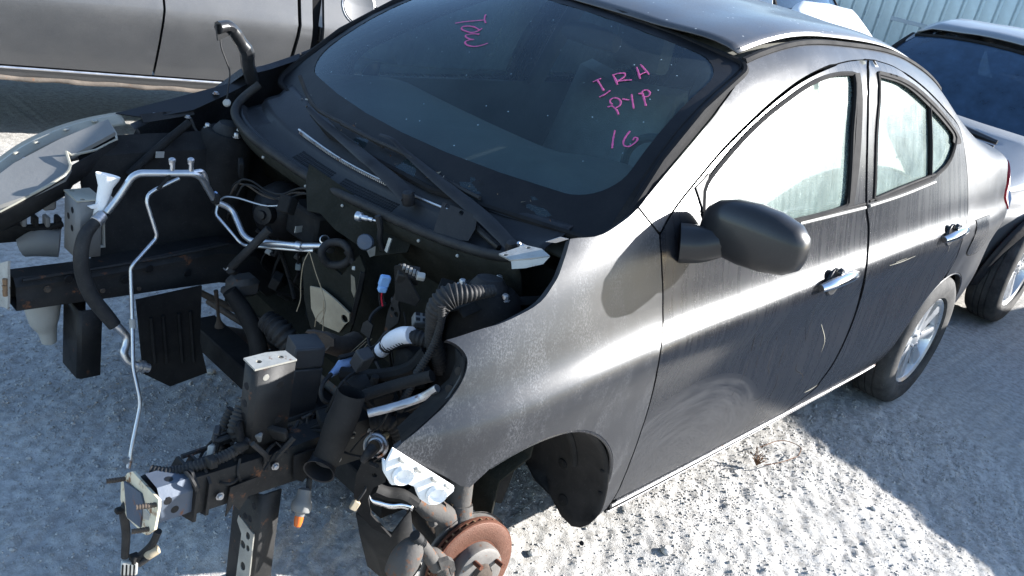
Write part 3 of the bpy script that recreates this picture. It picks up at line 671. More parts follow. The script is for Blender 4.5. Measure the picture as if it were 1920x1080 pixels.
# fuel flap, door handles
ff = seg([(2.579, 4.367), (2.767, 4.382), (2.748, 3.981), (2.895, 3.07), (2.697, 3.101), (2.609, 3.413), (2.579, 4.367)])
panel('fuel_flap_gap', ff, 'trim_black', side, gap=-.003, rim=.002, off=.0012)
panel('fuel_flap', ff, 'paint_door', side, gap=.001, rim=.004, off=.0035)
for (u0, u1, cup, par) in (([(1.187, -0.845, 0.792), (1.242, -0.839, 0.806), (1.34, -0.838, 0.812), (1.421, -0.845, 0.804)], 0, [(1.288, -0.846, 0.795)], door1), ([(2.177, -0.846, 0.836), (2.236, -0.84, 0.851), (2.326, -0.836, 0.859), (2.416, -0.837, 0.859)], 0, [(2.273, -0.845, 0.842)], door2)):
    c_ = np.array(cup[0]); lathe('handle_cup', [(.0, .003), (.034, .003), (.040, .0045), (.043, .003), (.044, -.004)], c_ + (0, -.001, 0), (0, -1, .12), 'mirror_paint', par, n=20)
    P_ = np.array(u0); P_ = P_ + np.array([(0, -.012, 0), (0, -.034, .004), (0, -.036, .004), (0, -.014, 0)])
    tube('handle', P_, [.013, .017, .018, .014], 'chrome', par, n=10)
    lathe('lock_cap', [(0, .012), (.012, .011), (.016, .004), (.016, 0)], c_ + np.array((.005, -.008, .032)), (0, -1, .2), 'mirror_paint', par, n=14)
# windshield with black border
AB = [(a, b) for a in np.linspace(-1, 1, 41) for b in np.linspace(0, 1, 25)]
rows = [[glassw((a, b))[0] for a in np.linspace(-1.0, 1.0, 33)] for b in np.linspace(0, 1, 20)]
ws = loft('windshield', rows, 'windshield', CAR, flip=True)
def wband(name, outer, innr, mat, off):
    ro = []
    for t_ in np.linspace(0, 1, 5): ro.append(np.array([glassw(np.array(o_) * (1 - t_) + np.array(i_) * t_)[0] for o_, i_ in zip(outer, innr)]) + np.array((-.5, 0, .8)) * off)
    return loft(name, ro, mat, ws)
ring = []; ringi = []
def rrect(a0, a1, b0, b1, ra, rb, n=10):
    out = []
    for cx, cy, q0 in ((a1 - ra, b1 - rb, 0), (a0 + ra, b1 - rb, 1), (a0 + ra, b0 + rb, 2), (a1 - ra, b0 + rb, 3)):
        out += [(cx + ra * math.cos((q0 + k / n) * math.pi / 2), cy + rb * math.sin((q0 + k / n) * math.pi / 2)) for k in range(n + 1)]
    return out + out[:1]
def dens(l, n=6): return [tuple(np.array(l[i]) * (1 - k / n) + np.array(l[i + 1]) * (k / n)) for i in range(len(l) - 1) for k in range(n)] + [l[-1]]
ring = dens(rrect(-1.015, 1.015, -.02, 1.02, .07, .08)); ringi = dens(rrect(-.935, .935, .125, .965, .16, .16))
wband('black_border', ring, ringi, 'frit', .0016)
tube('windshield_seal', [glassw(p)[0] + (-.003, 0, .002) for p in ring[::2]], .009, 'trim_black', ws, n=6, sub=1)
IN_ = resample(body(INNER + [(.887, 10.04)]), .03); GE_ = np.array([glassw((-.985, b_))[0] for b_ in np.linspace(-.02, 1.0, len(IN_))])
pt_ = loft('pillar_trim', [IN_ + (0, .004, -.006), (IN_ + GE_) / 2 + (-.004, 0, .001), GE_ + (-.002, 0, .002)], 'trim_black', CAR, thick=.003); mirror(pt_)
def scrawl(name, strokes, label):
    V = []; F = []
    for s_ in strokes:
        p_ = cr([glassw(q_)[0] for q_ in s_], 5) if len(s_) > 2 else np.array([glassw(q_)[0] for q_ in s_])
        t_ = tube('tmp', p_ + np.array((-.5, 0, .8)) * .0022, [random.uniform(.0017, .0031) for _ in p_], None, CAR, n=6, sub=1, flat=np.array((-.57, 0, .82)))
        b_ = len(V); V += [tuple(v.co) for v in t_.data.vertices]; F += [[b_ + i for i in f.vertices] for f in t_.data.polygons]
        bpy.data.objects.remove(t_)
    return mk(name, np.array(V) + org(CAR), F, 'pink_marker', ws, label=label)
scrawl('marker_writing', [[(0.362, 0.652), (0.329, 0.676), (0.284, 0.701), (0.244, 0.723)], [(0.284, 0.756), (0.267, 0.741), (0.239, 0.723), (0.211, 0.71)],
    [(0.186, 0.675), (0.182, 0.659), (0.199, 0.636), (0.245, 0.631), (0.281, 0.635), (0.293, 0.648), (0.268, 0.662), (0.231, 0.667), (0.186, 0.662)], [(0.154, 0.64), (0.192, 0.628), (0.21, 0.611), (0.205, 0.605), (0.168, 0.599), (0.142, 0.603), (0.158, 0.595), (0.167, 0.58), (0.152, 0.57), (0.121, 0.567), (0.085, 0.576), (0.062, 0.597), (0.053, 0.611)]], 'pink handwritten word Tow turned sideways')
scrawl('marker_writing', [[(-0.56, 0.621), (-0.596, 0.6), (-0.624, 0.582)], [(-0.554, 0.605), (-0.56, 0.621), (-0.567, 0.635)], [(-0.632, 0.547), (-0.641, 0.567), (-0.645, 0.593)],
    [(-0.598, 0.669), (-0.623, 0.652), (-0.648, 0.632)], [(-0.592, 0.67), (-0.607, 0.689), (-0.627, 0.699), (-0.638, 0.689), (-0.636, 0.655), (-0.634, 0.647)], [(-0.634, 0.647), (-0.653, 0.664), (-0.678, 0.68)],
    [(-0.641, 0.754), (-0.669, 0.73), (-0.701, 0.7)], [(-0.642, 0.775), (-0.677, 0.758), (-0.713, 0.739)], [(-0.684, 0.718), (-0.688, 0.736), (-0.697, 0.75)]], 'pink handwritten letters IRA')
scrawl('marker_writing', [[(-0.701, 0.533), (-0.687, 0.539), (-0.679, 0.552), (-0.684, 0.564), (-0.701, 0.568), (-0.72, 0.558), (-0.729, 0.539), (-0.724, 0.524)], [(-0.694, 0.514), (-0.704, 0.525), (-0.722, 0.52), (-0.737, 0.512), (-0.754, 0.497)],
    [(-0.717, 0.573), (-0.731, 0.576), (-0.743, 0.579)], [(-0.73, 0.61), (-0.755, 0.581), (-0.785, 0.546)], [(-0.751, 0.624), (-0.761, 0.633), (-0.785, 0.61), (-0.816, 0.578)], [(-0.763, 0.626), (-0.755, 0.647), (-0.765, 0.656), (-0.782, 0.651), (-0.791, 0.634), (-0.786, 0.621), (-0.77, 0.62)]], 'pink handwritten letters PYP')
scrawl('marker_writing', [[(-0.788, 0.424), (-0.806, 0.386), (-0.826, 0.348)], [(-0.838, 0.442), (-0.84, 0.411), (-0.847, 0.386), (-0.857, 0.374), (-0.873, 0.375), (-0.883, 0.392), (-0.885, 0.413), (-0.88, 0.422), (-0.87, 0.421), (-0.872, 0.407)]], 'pink handwritten number 16')
# interior
lin = [(0.18, .90), (.42, .965), (.62, .985), (.80, .93), (.86, .80), (.80, .55)]
rows = [[(x_ + .05 * (1 - (y_ / .68) ** 2) * -1 + .1, y_, z_ + (.05 * math.exp(-((y_ + .36) / .17) ** 2) if .4 < x_ < .82 else 0)) for y_ in np.linspace(-.70, .70, 29)] for x_, z_ in cr(lin, 4)]
loft('dashboard', rows, 'interior', CAR, thick=.01)
st = lathe('steering_wheel', [(.178 + .014 * math.cos(t), .014 * math.sin(t)) for t in np.linspace(0, 2 * math.pi, 9)], (1.02, -.36, .93), (.9, 0, .42), 'interior', CAR, n=32)
lathe('hub', [(0, .03), (.06, .025), (.075, 0), (.07, -.05)], (1.01, -.36, .925), (.9, 0, .42), 'interior', st, n=16)
for a_ in (-1, 1): beam('spoke', (1.02, -.36, .925), (1.02, -.36 + a_ * .17, .94), .04, .02, 'interior', st)
def seat(y0, x0, w_, name='seat'):
    o_ = loft(name, [[(x0 + dx, y0 + a_ * w_ / 2, z_ - .03 * (1 - abs(a_))) for a_ in (-1, -.7, 0, .7, 1)] for dx, z_ in ((-.25, .50), (-.2, .58), (.1, .56), (.22, .55), (.33, .80), (.42, 1.08), (.47, 1.1), (.5, 1.05), (.42, .6))], 'seat_cloth', CAR, thick=.04)
    if name == 'seat': box('headrest', (x0 + .47, y0, 1.22), (.09, .24, .16), 'seat_cloth', o_, bev=.03, seg=2)
    return o_
seat(-.36, 1.25, .50); seat(.36, 1.25, .50); seat(0, 2.2, 1.25, 'rear_seat')
box('floor_pan', (1.65, 0, .27), (2.4, 1.36, .05), 'bay_dark', CAR)
rows = [[(x_, abs(body((x_, 12 - abs(a_) * 2))[0][1]) * .98 * np.sign(a_), body((x_, 12 - abs(a_) * 2))[0][2] - .035) for a_ in np.linspace(-1, 1, 13)] for x_ in np.linspace(.85, 2.5, 10)]
loft('headliner', rows, 'interior_tan', CAR)
for s_ in (-1, 1):    # inner door skins, sill and rear inner panels that keep daylight out of the shell
    loft('door_card', [[(x_, s_ * y_, z_) for x_ in (.42, 1.0, 1.5, 2.2, 2.7)] for y_, z_ in ((.72, .2), (.745, .45), (.75, .7), (.735, .9), (.72, .985))], 'interior', CAR, thick=.02)
    tube('b_pillar_trim', [(1.5, s_ * .70, .98), (1.53, s_ * .62, 1.25), (1.55, s_ * .565, 1.40)], .035, 'interior', CAR, n=8)
tube('inside_mirror', [(.93, -.1, 1.31), (.92, 0, 1.315), (.93, .1, 1.31)], [.028, .034, .028], 'interior', CAR, n=8)
# wing mirrors
def wing():
    base = [(0.56, -0.785, 0.986)] ; 
    c_ = np.array((.56, -.885, 1.035)); R_ = []
    prof = [(-.125, .020), (-.118, .048), (-.095, .072), (-.05, .086), (0, .090), (.05, .084), (.085, .070), (.104, .050), (.112, .02)]
    for y_, r_ in prof:
        row = []
        for t in np.linspace(0, 2 * math.pi, 28, endpoint=False):
            cx, cz = math.cos(t), math.sin(t); ex = np.sign(cx) * abs(cx) ** .75; ez = np.sign(cz) * abs(cz) ** .7
            row.append(c_ + np.array((ex * (r_ * .72 if cx < 0 else r_ * .42) + .02 - .10 * (y_ + .125) * 0 + .16 * (-y_ - .0) * .5, y_ * 1.1, ez * r_ * (.92 if cz > 0 else .78) - y_ * .04)))
        R_.append(row)
    o_ = loft('wing_mirror', R_, 'mirror_paint', CAR, closed=True)
    bm = bmesh.new(); bm.from_mesh(o_.data); bmesh.ops.holes_fill(bm, edges=bm.edges, sides=0); bmesh.ops.recalc_face_normals(bm, faces=bm.faces); bm.to_mesh(o_.data); bm.free()
    o_.data.set_sharp_from_angle(angle=math.radians(45))
    tube('mirror_arm', [(.50, -.75, .975), (.53, -.79, .985), (.56, -.86, 1.02)], [.05, .046, .03], 'mirror_paint', o_, n=12)
    lathe('mirror_glass', [(0, .004), (.07, .003), (.074, 0)], c_ + (.062, .0, .0), (1, -.08, 0), 'chrome', o_, n=24)
    return o_
wm = wing(); mo = mirror(wm); mo.location = (.13, -.03, -.03)
# rear wheels
def wheel(c, sgn, par, R0=.305, W=.185, rr=.198, nsp=8, name='wheel', spoke='alloy'):
    c = np.array(c, float); ax = (0, sgn, 0); h = W / 2
    t_ = lathe(name, [(rr, h * .72), (rr + .012, h * .96), (rr + .05, h * 1.06), (R0 - .03, h * 1.0), (R0 - .01, h * .86), (R0 - .003, h * .7), (R0, h * .4), (R0 - .006, h * .38), (R0 - .006, h * .32), (R0, h * .3), (R0 + .001, h * .03), (R0 - .006, h * .02), (R0 - .006, -h * .02), (R0 + .001, -h * .03),
         (R0, -h * .3), (R0 - .006, -h * .32), (R0 - .006, -h * .38), (R0, -h * .4), (R0 - .003, -h * .7), (R0 - .03, -h), (rr, -h * .8)], c, ax, 'tyre', par, n=48)
    rim = lathe('rim', [(rr + .004, h * .8), (rr, h * .86), (rr - .012, h * .78), (rr - .02, h * .4), (rr - .03, -h * .2), (rr - .02, -h * .7)], c, ax, spoke, t_, n=48)
    lathe('brake_drum', [(0, h * .2), (.12, h * .2), (.125, -h * .3)], c, ax, 'rust_dark', t_, n=20)
    lathe('hub_cap', [(0, h * .74), (.022, h * .72), (.03, h * .66), (.05, h * .6), (.055, h * .3)], c, ax, spoke, t_, n=24)
    B = basis(ax)
    for i in range(nsp):
        a = 2 * math.pi * i / nsp; u = B[:, 0] * math.cos(a) + B[:, 1] * math.sin(a); v_ = np.cross(B[:, 2], u); n_ = B[:, 2]
        rows = []
        for r_, w_, z_ in ((.035, .016, h * .62), (.08, .019, h * .66), (.13, .024, h * .70), (.17, .031, h * .74), (rr - .008, .038, h * .74)):
            pc = c + u * r_; rows.append([pc - v_ * w_ + n_ * (z_ - .022), pc - v_ * w_ + n_ * (z_ - .004), pc - v_ * w_ * .6 + n_ * z_, pc + v_ * w_ * .6 + n_ * z_, pc + v_ * w_ + n_ * (z_ - .004), pc + v_ * w_ + n_ * (z_ - .022)])
        loft('spoke', rows, spoke, t_)
    for i in range(4):
        a = math.pi / 4 + i * math.pi / 2; bolt('wheel_nut', c + .034 * (B[:, 0] * math.cos(a) + B[:, 1] * math.sin(a)) + B[:, 2] * h * .6, ax, .007, .012, 'steel', t_)
    return t_
for s_ in (-1, 1): wheel((2.6, s_ * .735, .297), s_, CAR)
# wheel houses and underbody
for s_ in (-1, 1):
    lathe('wheel_housing', [(.36, -.02), (.355, -.16), (.33, -.27), (.0, -.28)], (2.6, s_ * .81, .30), (0, s_, 0), 'bay_dark', CAR, n=20, arc=(math.pi, 2 * math.pi) , ref=(1, 0, 0)) if s_ > 0 else lathe('wheel_housing', [(.36, -.02), (.355, -.16), (.33, -.27), (.0, -.28)], (2.6, s_ * .81, .30), (0, s_, 0), 'bay_dark', CAR, n=20, arc=(0, math.pi), ref=(1, 0, 0))
box('rear_floor', (2.9, 0, .33), (1.0, .9, .05), 'bay_dark', CAR)
beam('rear_axle', (2.6, -.62, .28), (2.6, .62, .28), .09, .07, 'bay_dark', CAR)

# ------------------------------------------------------------------ cowl, seal, wipers
SEAL = [(0.17, 0.608, 0.978)] + [(0.119, 0.62, 0.926), (0.067, 0.56, 0.903), (0.038, 0.42, 0.881), (0.043, 0.25, 0.864), (0.06, 0.09, 0.85), (0.075, -0.08, 0.855), (0.086, -0.24, 0.863), (0.111, -0.39, 0.87), (0.122, -0.53, 0.895)] + [(.11, -.60, .925)]
SEAL = cr(SEAL, 8)
tube('bonnet_seal', SEAL, .0125, 'rubber', CAR, n=10, sub=1)
ys_ = np.linspace(.60, -.60, 61)
so = np.array(sorted(SEAL.tolist(), key=lambda p: p[1])); sx_ = np.interp(ys_, so[:, 1], so[:, 0]); sz_ = np.interp(ys_, so[:, 1], so[:, 2])
gb = np.array([glassw((y_ / .69, .03))[0] for y_ in ys_])
rows = []
for t_, dz in ((0, -.012), (.12, -.006), (.2, -.022), (.45, -.028), (.5, -.018), (.56, -.016), (.75, -.02), (.9, -.006), (1.0, -.004)):
    rows.append(np.c_[sx_ * (1 - t_) + (gb[:, 0]) * t_, ys_, sz_ * (1 - t_) + gb[:, 2] * t_ + dz])
cowl = loft('cowl_cover', rows, 'cowl_plastic', CAR, thick=.004)
def cowlp(y_, t_, h=0.):
    i = np.interp(-y_, -ys_, np.arange(61)); r = [np.array([np.interp(i, np.arange(61), R_[:, k]) for k in range(3)]) for R_ in rows]
    ts = (0, .12, .2, .45, .5, .56, .75, .9, 1.0); p = np.array([np.interp(t_, ts, [q_[k] for q_ in r]) for k in range(3)]); p[2] += h; return p
def slots(y0, y1, t0, t1, ny_, nt_, name):
    V = []; F = []
    for i in range(ny_):
        for j in range(nt_):
            c_ = [cowlp(y0 + (y1 - y0) * (i + a) / ny_, t0 + (t1 - t0) * (j + b_) / nt_, .0035) for a, b_ in ((.2, .12), (.8, .12), (.8, .85), (.2, .85))]
            k_ = len(V); V += c_ + [p - np.array((0, 0, .006)) for p in c_]; F += [(k_, k_ + 1, k_ + 2, k_ + 3)] + [(k_ + a, k_ + 4 + a, k_ + 4 + (a + 1) % 4, k_ + (a + 1) % 4) for a in range(4)]
    o_ = mk(name, V, F, 'frit', cowl, smooth=False); o_['kind'] = 'stuff'; return o_
slots(.26, .10, .22, .5, 20, 5, 'air_slots'); slots(.06, -.16, .22, .5, 26, 5, 'air_slots')
ridge = [cowlp(y_, .60, .006) for y_ in np.linspace(.34, -.34, 24)]
tube('cowl_ridge', ridge, .0035, 'grey_wire' if False else 'steel', cowl, n=6, sub=1)
V = []; F = []
for i in range(60):
    p = cowlp(.32 - i * .0075, .585, .009); k_ = len(V)
    for dx, dy, dz in ((-.007, -.002, 0), (.007, -.002, 0), (.007, .002, 0), (-.007, .002, 0)): V.append(p + (dx, dy, dz))
    V += [v_ - np.array((0, 0, .006)) for v_ in V[-4:]]; F += [(k_, k_ + 1, k_ + 2, k_ + 3)] + [(k_ + a, k_ + 4 + a, k_ + 4 + (a + 1) % 4, k_ + (a + 1) % 4) for a in range(4)]
o_ = mk('cowl_teeth', V, F, 'steel', cowl, smooth=False); o_['kind'] = 'stuff'
def wiper(arm, ra, blade, pivot):
    w_ = tube('wiper_arm', arm, ra, 'black_plastic', CAR, n=8, sub=5, flat=np.array((-.5, .1, .85)))
    tube('wiper_blade', blade, .006, 'rubber', w_, n=6); lathe('pivot_cap', [(0, .014), (.012, .012), (.017, 0), (.017, -.02)], pivot, (-.35, 0, .94), 'black_plastic', w_, n=14)
    return w_
a1 = [(0.159, 0.33, 0.987), (0.149, 0.25, 0.974), (0.146, 0.14, 0.96), (0.119, -0.02, 0.952), (0.12, -0.05, 0.947), (0.116, -0.13, 0.935), (0.115, -0.2, 0.918)]
wiper(a1, [.006, .010, .014, .017, .017, .021, .022], [(0.181, 0.42, 1.055), (0.184, 0.38, 1.015), (0.172, 0.3, 0.991), (0.169, 0.13, 0.99), (0.181, 0, 0.979)], a1[-1])
a2 = [(0.177, 0.02, 1.006), (0.179, -0.03, 1.009), (0.18, -0.07, 0.998), (0.183, -0.12, 0.985), (0.176, -0.25, 0.965), (0.171, -0.36, 0.95), (0.16, -0.44, 0.941), (0.148, -0.54, 0.92)]
wiper(a2, [.005, .006, .007, .010, .015, .018, .018, .016], [(0.155, 0.16, 0.993), (0.175, 0.04, 0.985), (0.181, -0.09, 0.987), (0.202, -0.22, 0.966), (0.202, -0.36, 0.966)], a2[-1])
tube('wiper_linkage', [(0.176, -0.32, 0.916), (0.162, -0.4, 0.912), (0.15, -0.5, 0.899)], .008, 'rail_paint', CAR, n=8)
plate('wiper_plate', [(0.1, -0.33, 0.862), (0.126, -0.31, 0.945), (0.135, -0.32, 0.942), (0.16, -0.39, 0.939), (0.155, -0.41, 0.934), (0.142, -0.42, 0.917), (0.129, -0.42, 0.886)], .003, 'black_plastic', CAR, holes=[([(0.136, -0.325, 0.936)][0], .0065), ([(0.148, -0.365, 0.932)][0], .0065)])
# bonnet hinges: bright left one lying open, black right one standing up
hl = [(0.057, -0.585, 0.934), (0.123, -0.6, 0.945), (0.131, -0.64, 0.958), (0.12, -0.675, 0.957), (0.092, -0.655, 0.944), (0.056, -0.625, 0.931)]
h_ = plate('bonnet_hinge', hl, .004, 'zinc', CAR, holes=[([(0.063, -0.6, 0.936)][0], .005), ([(0.118, -0.615, 0.946)][0], .005)])
plate('hinge_flange', [(0.057, -0.625, 0.931), (0.092, -0.655, 0.944), (0.12, -0.675, 0.955), (0.107, -0.672, 0.938), (0.076, -0.652, 0.924), (0.059, -0.63, 0.915)], .004, 'zinc', h_)
tube('hinge_pin', [(0.12, -0.58, 0.949), (0.127, -0.582, 0.942), (0.126, -0.6, 0.942)], [.004, .007, .008], 'alu', h_, n=8)
hr = [(0.175, 0.66, 0.974), (0.147, 0.65, 1.031), (0.141, 0.645, 1.066), (0.107, 0.645, 1.104), (0.075, 0.64, 1.142), (0.033, 0.63, 1.134)]
h2 = tube('bonnet_hinge', hr, [.021, .021, .022, .019, .017, .019], 'mirror_paint', CAR, n=8, straight=True, bevel=.03)
plate('hinge_pad', [(0.023, 0.63, 1.142), (0.068, 0.64, 1.151), (0.074, 0.64, 1.113), (0.033, 0.63, 1.097)], .006, 'mirror_paint', h2, holes=[([(0.043, 0.633, 1.125)][0], .011, .7)])
tube('washer_hose', [(0.041, 0.63, 1.101), (0.044, 0.625, 1.078), (0.06, 0.62, 1.041), (0.074, 0.62, 1.01), (0.062, 0.6, 0.967), (0.049, 0.58, 0.933)], .0022, 'rubber', CAR, n=6)
lathe('hose_clip', [(.0, .006), (.009, .005), (.012, 0), (.009, -.003), (0, -.003)], [(0.05, 0.58, 0.928)][0], (-.6, -.6, .4), 'milk_plastic', CAR, n=12)
plate('fender_shim', [(0.106, -0.665, 0.989), (0.12, -0.69, 1.006), (0.137, -0.7, 1.006), (0.117, -0.685, 0.991)], .002, 'steel', CAR)
# ------------------------------------------------------------------ firewall, inner wings, towers, rails
rows = [[(.235 - .05 * math.cos(y_ * 4.2) * (1 if z_ > .5 else .4) - (.10 if z_ < .36 else 0), y_, z_) for y_ in np.linspace(-.66, .66, 23)] for z_ in (.22, .34, .38, .5, .62, .74, .86)]
fw = loft('firewall', rows, 'felt', CAR, thick=.01)
loft('bulkhead_top', [np.c_[sx_ - .004, ys_, sz_ - .012], np.c_[sx_ + .02, ys_, sz_ - .05], np.c_[sx_ * 0 + .16, ys_, sz_ * 0 + .79], np.c_[sx_ * 0 + .2, ys_, sz_ * 0 + .7]], 'felt', CAR, thick=.004)
for y_, u_ in ((.32, 0), (.13, 1), (-.02, 2), (-.09, 3), (-.30, 4), (-.42, 5)):
    p_ = [np.interp(-y_, -ys_, a_) for a_ in (sx_, sz_)]
    lathe('seal_clip', [(0, .004), (.0035, .003), (.0045, 0)], (p_[0] - .012, y_, p_[1] - .022), (-1, -.2, .3), 'milk_plastic', fw, n=8)
for s_ in (-1, 1):
    rows = [[(x_, s_ * (y_ + (.05 * math.exp(-((x_ - .0) / .16) ** 2) if z_ > .5 else 0) * -1), z_ - (.10 * max(0, -x_) if z_ > .7 else 0)) for x_ in np.linspace(.26, -.06 if s_ < 0 else -.36, 18)] for y_, z_ in ((.47, .40), (.50, .50), (.545, .60), (.585, .70), (.60, .80), (.655, .835), (.675, .825))]
    loft('inner_wing', rows, 'bay_dark', CAR, thick=.004)
    tw = lathe('strut_tower', [(.026, -.012), (.03, .0), (.06, .004), (.076, -.01), (.085, -.05), (.092, -.26)], (.06, s_ * .575, .84), (.05, -s_ * .1, 1), 'bay_dark', CAR, n=24)
    lathe('mount_cap', [(0, .03), (.03, .028), (.042, .012), (.048, .0), (.048, -.005)], (.06, s_ * .575, .84), (.05, -s_ * .1, 1), 'rubber', tw, n=18)
    for a_ in (0.4, 2.5, 4.6): bolt('mount_nut', (.06 + .06 * math.cos(a_), s_ * .575 + .06 * math.sin(a_), .845), (0, 0, 1), .008, .012, 'steel', tw)
    # frame rail
    rows = []
    for x_, z_, hh, w_ in ((-.575, .466, .042, .042), (-.40, .466, .043, .043), (-.2, .475, .05, .047), (-.02, .485, .06, .052), (.1, .46, .06, .053), (.2, .36, .06, .054), (.32, .27, .06, .055)):
        yc = s_ * .47; rows.append([(x_, yc - s_ * w_, z_ - hh), (x_, yc - s_ * w_ * 1.02, z_ - hh * .2), (x_, yc - s_ * w_ * .9, z_), (x_, yc - s_ * w_ * .9, z_ + hh * .55), (x_, yc - s_ * w_ * .5, z_ + hh), (x_, yc + s_ * w_ * .8, z_ + hh), (x_, yc + s_ * w_ * .9, z_ + hh * .6), (x_, yc + s_ * w_ * .9, z_ - hh)])
    ra = loft('frame_rail', rows, 'rail_paint', CAR, closed=True)
    for x_, z_ in ((-.30, .475), (-.235, .50), (-.12, .47), (-.45, .50)): lathe('rail_hole', [(0, .0), (.011, .0), (.0125, -.002)], (x_, s_ * (.47 - .0525), z_), (0, -s_, 0), 'frit', ra, n=12)
    tube('rail_flange', [(-.56, s_ * .43, .508), (-.2, s_ * .425, .527), (0, s_ * .42, .547)], .005, 'rail_paint', ra, n=6)
for x_, w_, h_ in ((-.572, .05, .05), (-.545, .047, .047)):
    plate('rail_collar', [(x_, -.47 - w_, .466 - h_), (x_, -.47 - w_, .466 + h_ * .6), (x_ + .004, -.47 - w_ * .5, .466 + h_), (x_, -.47 + w_ * .7, .466 + h_), (x_, -.47 + w_, .466 + h_ * .4), (x_ - .004, -.47 + w_, .466 - h_ * 1.1), (x_, -.47 - w_ * .2, .466 - h_ * 1.25)], .006, 'rail_paint', CAR)
plate('torn_bracket', [(-.50, -.517, .47), (-.44, -.517, .475), (-.46, -.518, .43), (-.475, -.517, .405), (-.49, -.518, .425), (-.505, -.517, .40)], .003, 'rail_paint', CAR)
plate('torn_bracket', [(-.36, -.519, .50), (-.26, -.521, .505), (-.27, -.522, .44), (-.30, -.521, .46), (-.33, -.521, .425), (-.355, -.52, .44)], .003, 'bay_dark', CAR, holes=[((-.31, -.52, .48), .01)])
# rail ends: right with a bolted plate, left with a pale rusty flange on a blue crush can
re = plate('crush_plate', [(-0.619, 0.405, 0.577), (-0.598, 0.41, 0.56), (-0.589, 0.41, 0.533), (-0.588, 0.41, 0.47), (-0.597, 0.41, 0.44), (-0.621, 0.405, 0.445), (-0.609, 0.53, 0.418), (-0.607, 0.53, 0.51)], .006, 'zinc', CAR)
for v_ in (528, 552, 572):
    tube('bolt_slot', np.array([(-0.608, 0.408, 0.529), (-0.607, 0.408, 0.514)]) + (0, 0, (528 - v_) * .00072), .006, 'rust_light', re, n=8)
blue = [[(x_, -.47 + sy * w_, .466 + sz * h_) for sy, sz in ((-1, -.8), (-1, .5), (-.6, 1), (.6, 1), (1, .6), (1, -.8), (.5, -1), (-.5, -1))] for x_, w_, h_ in ((-.575, .040, .038), (-.60, .041, .039), (-.635, .041, .039), (-.64, .041, .039))]
cc = loft('crush_can', blue, 'rail_blue', CAR, closed=True)
for i, (x_, y_, z_) in enumerate(((-.625, -.5115, .48), (-.61, -.5115, .455), (-.61, -.48, .5055))): lathe('can_hole', [(0, 0), (.008, 0), (.009, -.002)], (x_, y_, z_) if i < 2 else (x_, y_, .5055), (0, -1, 0) if i < 2 else (0, 0, 1), 'frit', cc, n=10)
pl = [(-.668, y_, z_) for y_, z_ in ((-.40, .58), (-.355, .585), (-.34, .56), (-.345, .47), (-.40, .375), (-.43, .362), (-.50, .365), (-.515, .40), (-.535, .46), (-.53, .50), (-.475, .555))]
PC = np.array([(-0.622, -0.36, 0.431), (-0.619, -0.38, 0.466), (-0.612, -0.4, 0.482), (-0.625, -0.52, 0.498), (-0.629, -0.525, 0.485), (-0.637, -0.525, 0.435), (-0.641, -0.5, 0.405), (-0.647, -0.48, 0.397), (-0.634, -0.41, 0.382), (-0.624, -0.37, 0.397)])
PC[:, 0] = -.648 + (PC[:, 0] - PC[:, 0].mean()) * .5
fl = plate('bumper_flange', PC, .005, 'flange_paint', CAR, holes=[])
IN = np.array([(-0.618, -0.385, 0.452), (-0.616, -0.455, 0.47), (-0.62, -0.47, 0.46), (-0.63, -0.475, 0.406), (-0.632, -0.42, 0.392)]); IN[:, 0] = -.653 + (IN[:, 0] - IN[:, 0].mean()) * .5
plate('flange_recess', IN, .004, 'rail_blue', fl)
for u_, v_, y_ in ((247, 895, -.365), (303, 943, -.505), (291, 991, -.50)):
    p = np.array([(-0.738, 0, 1.28)][0]) if False else None
BQ = [(-0.62, -0.375, 0.449), (-0.63, -0.515, 0.484), (-0.634, -0.505, 0.422)]
for p in BQ:
    p = np.array(p); p[0] = -.650 + (p[0] + .635) * .5
    tube('stud', [p, p + (-.018, .006, -.001), p + (-.034, .012, -.002)], .0048, 'rust_dark', fl, n=8, ribs=.005, amp=.08)
box('bare_patch', (-.652, -.485, .438), (.003, .03, .03), 'bare_metal', fl)
# radiator support posts
def post(s_, x_, z0, z1, w_, d_, name='support_post', mat='rail_paint', yc=.455):
    y_ = s_ * yc
    rows = [[(x_ + d_ / 2, y_ - w_ / 2, z), (x_ - d_ / 2 + .008, y_ - w_ / 2, z), (x_ - d_ / 2, y_ - w_ / 2 + .008, z), (x_ - d_ / 2, y_ + w_ / 2 - .008, z), (x_ - d_ / 2 + .008, y_ + w_ / 2, z), (x_ + d_ / 2, y_ + w_ / 2, z)] for z in (z0, (z0 + z1) / 2, z1)]
    o_ = loft(name, rows, mat, CAR, thick=.004); return o_
pL = post(-1, -.405, .50, .705, .042, .09, yc=.462)
plate('top_flange', [(-.452, -.485, .708), (-.45, -.438, .708), (-.40, -.436, .709), (-.36, -.445, .709), (-.358, -.485, .709)], .004, 'bare_metal', pL, holes=[((-.43, -.462, .708), .006), ((-.382, -.464, .708), .006)])
for z_ in (.66, .62, .59): lathe('post_hole', [(0, 0), (.008, 0), (.009, -.002)], (-.4525, -.462, z_), (-1, 0, 0), 'frit', pL, n=10)
for x_, z_ in ((-.425, .685), (-.39, .66), (-.385, .575), (-.42, .55)): lathe('post_hole', [(0, 0), (.007, 0), (.008, -.002)], (x_, -.4855, z_), (0, -1, 0), 'bare_metal' if z_ > .68 else 'frit', pL, n=10)
pl2 = post(-1, -.395, .12, .41, .10, .05)
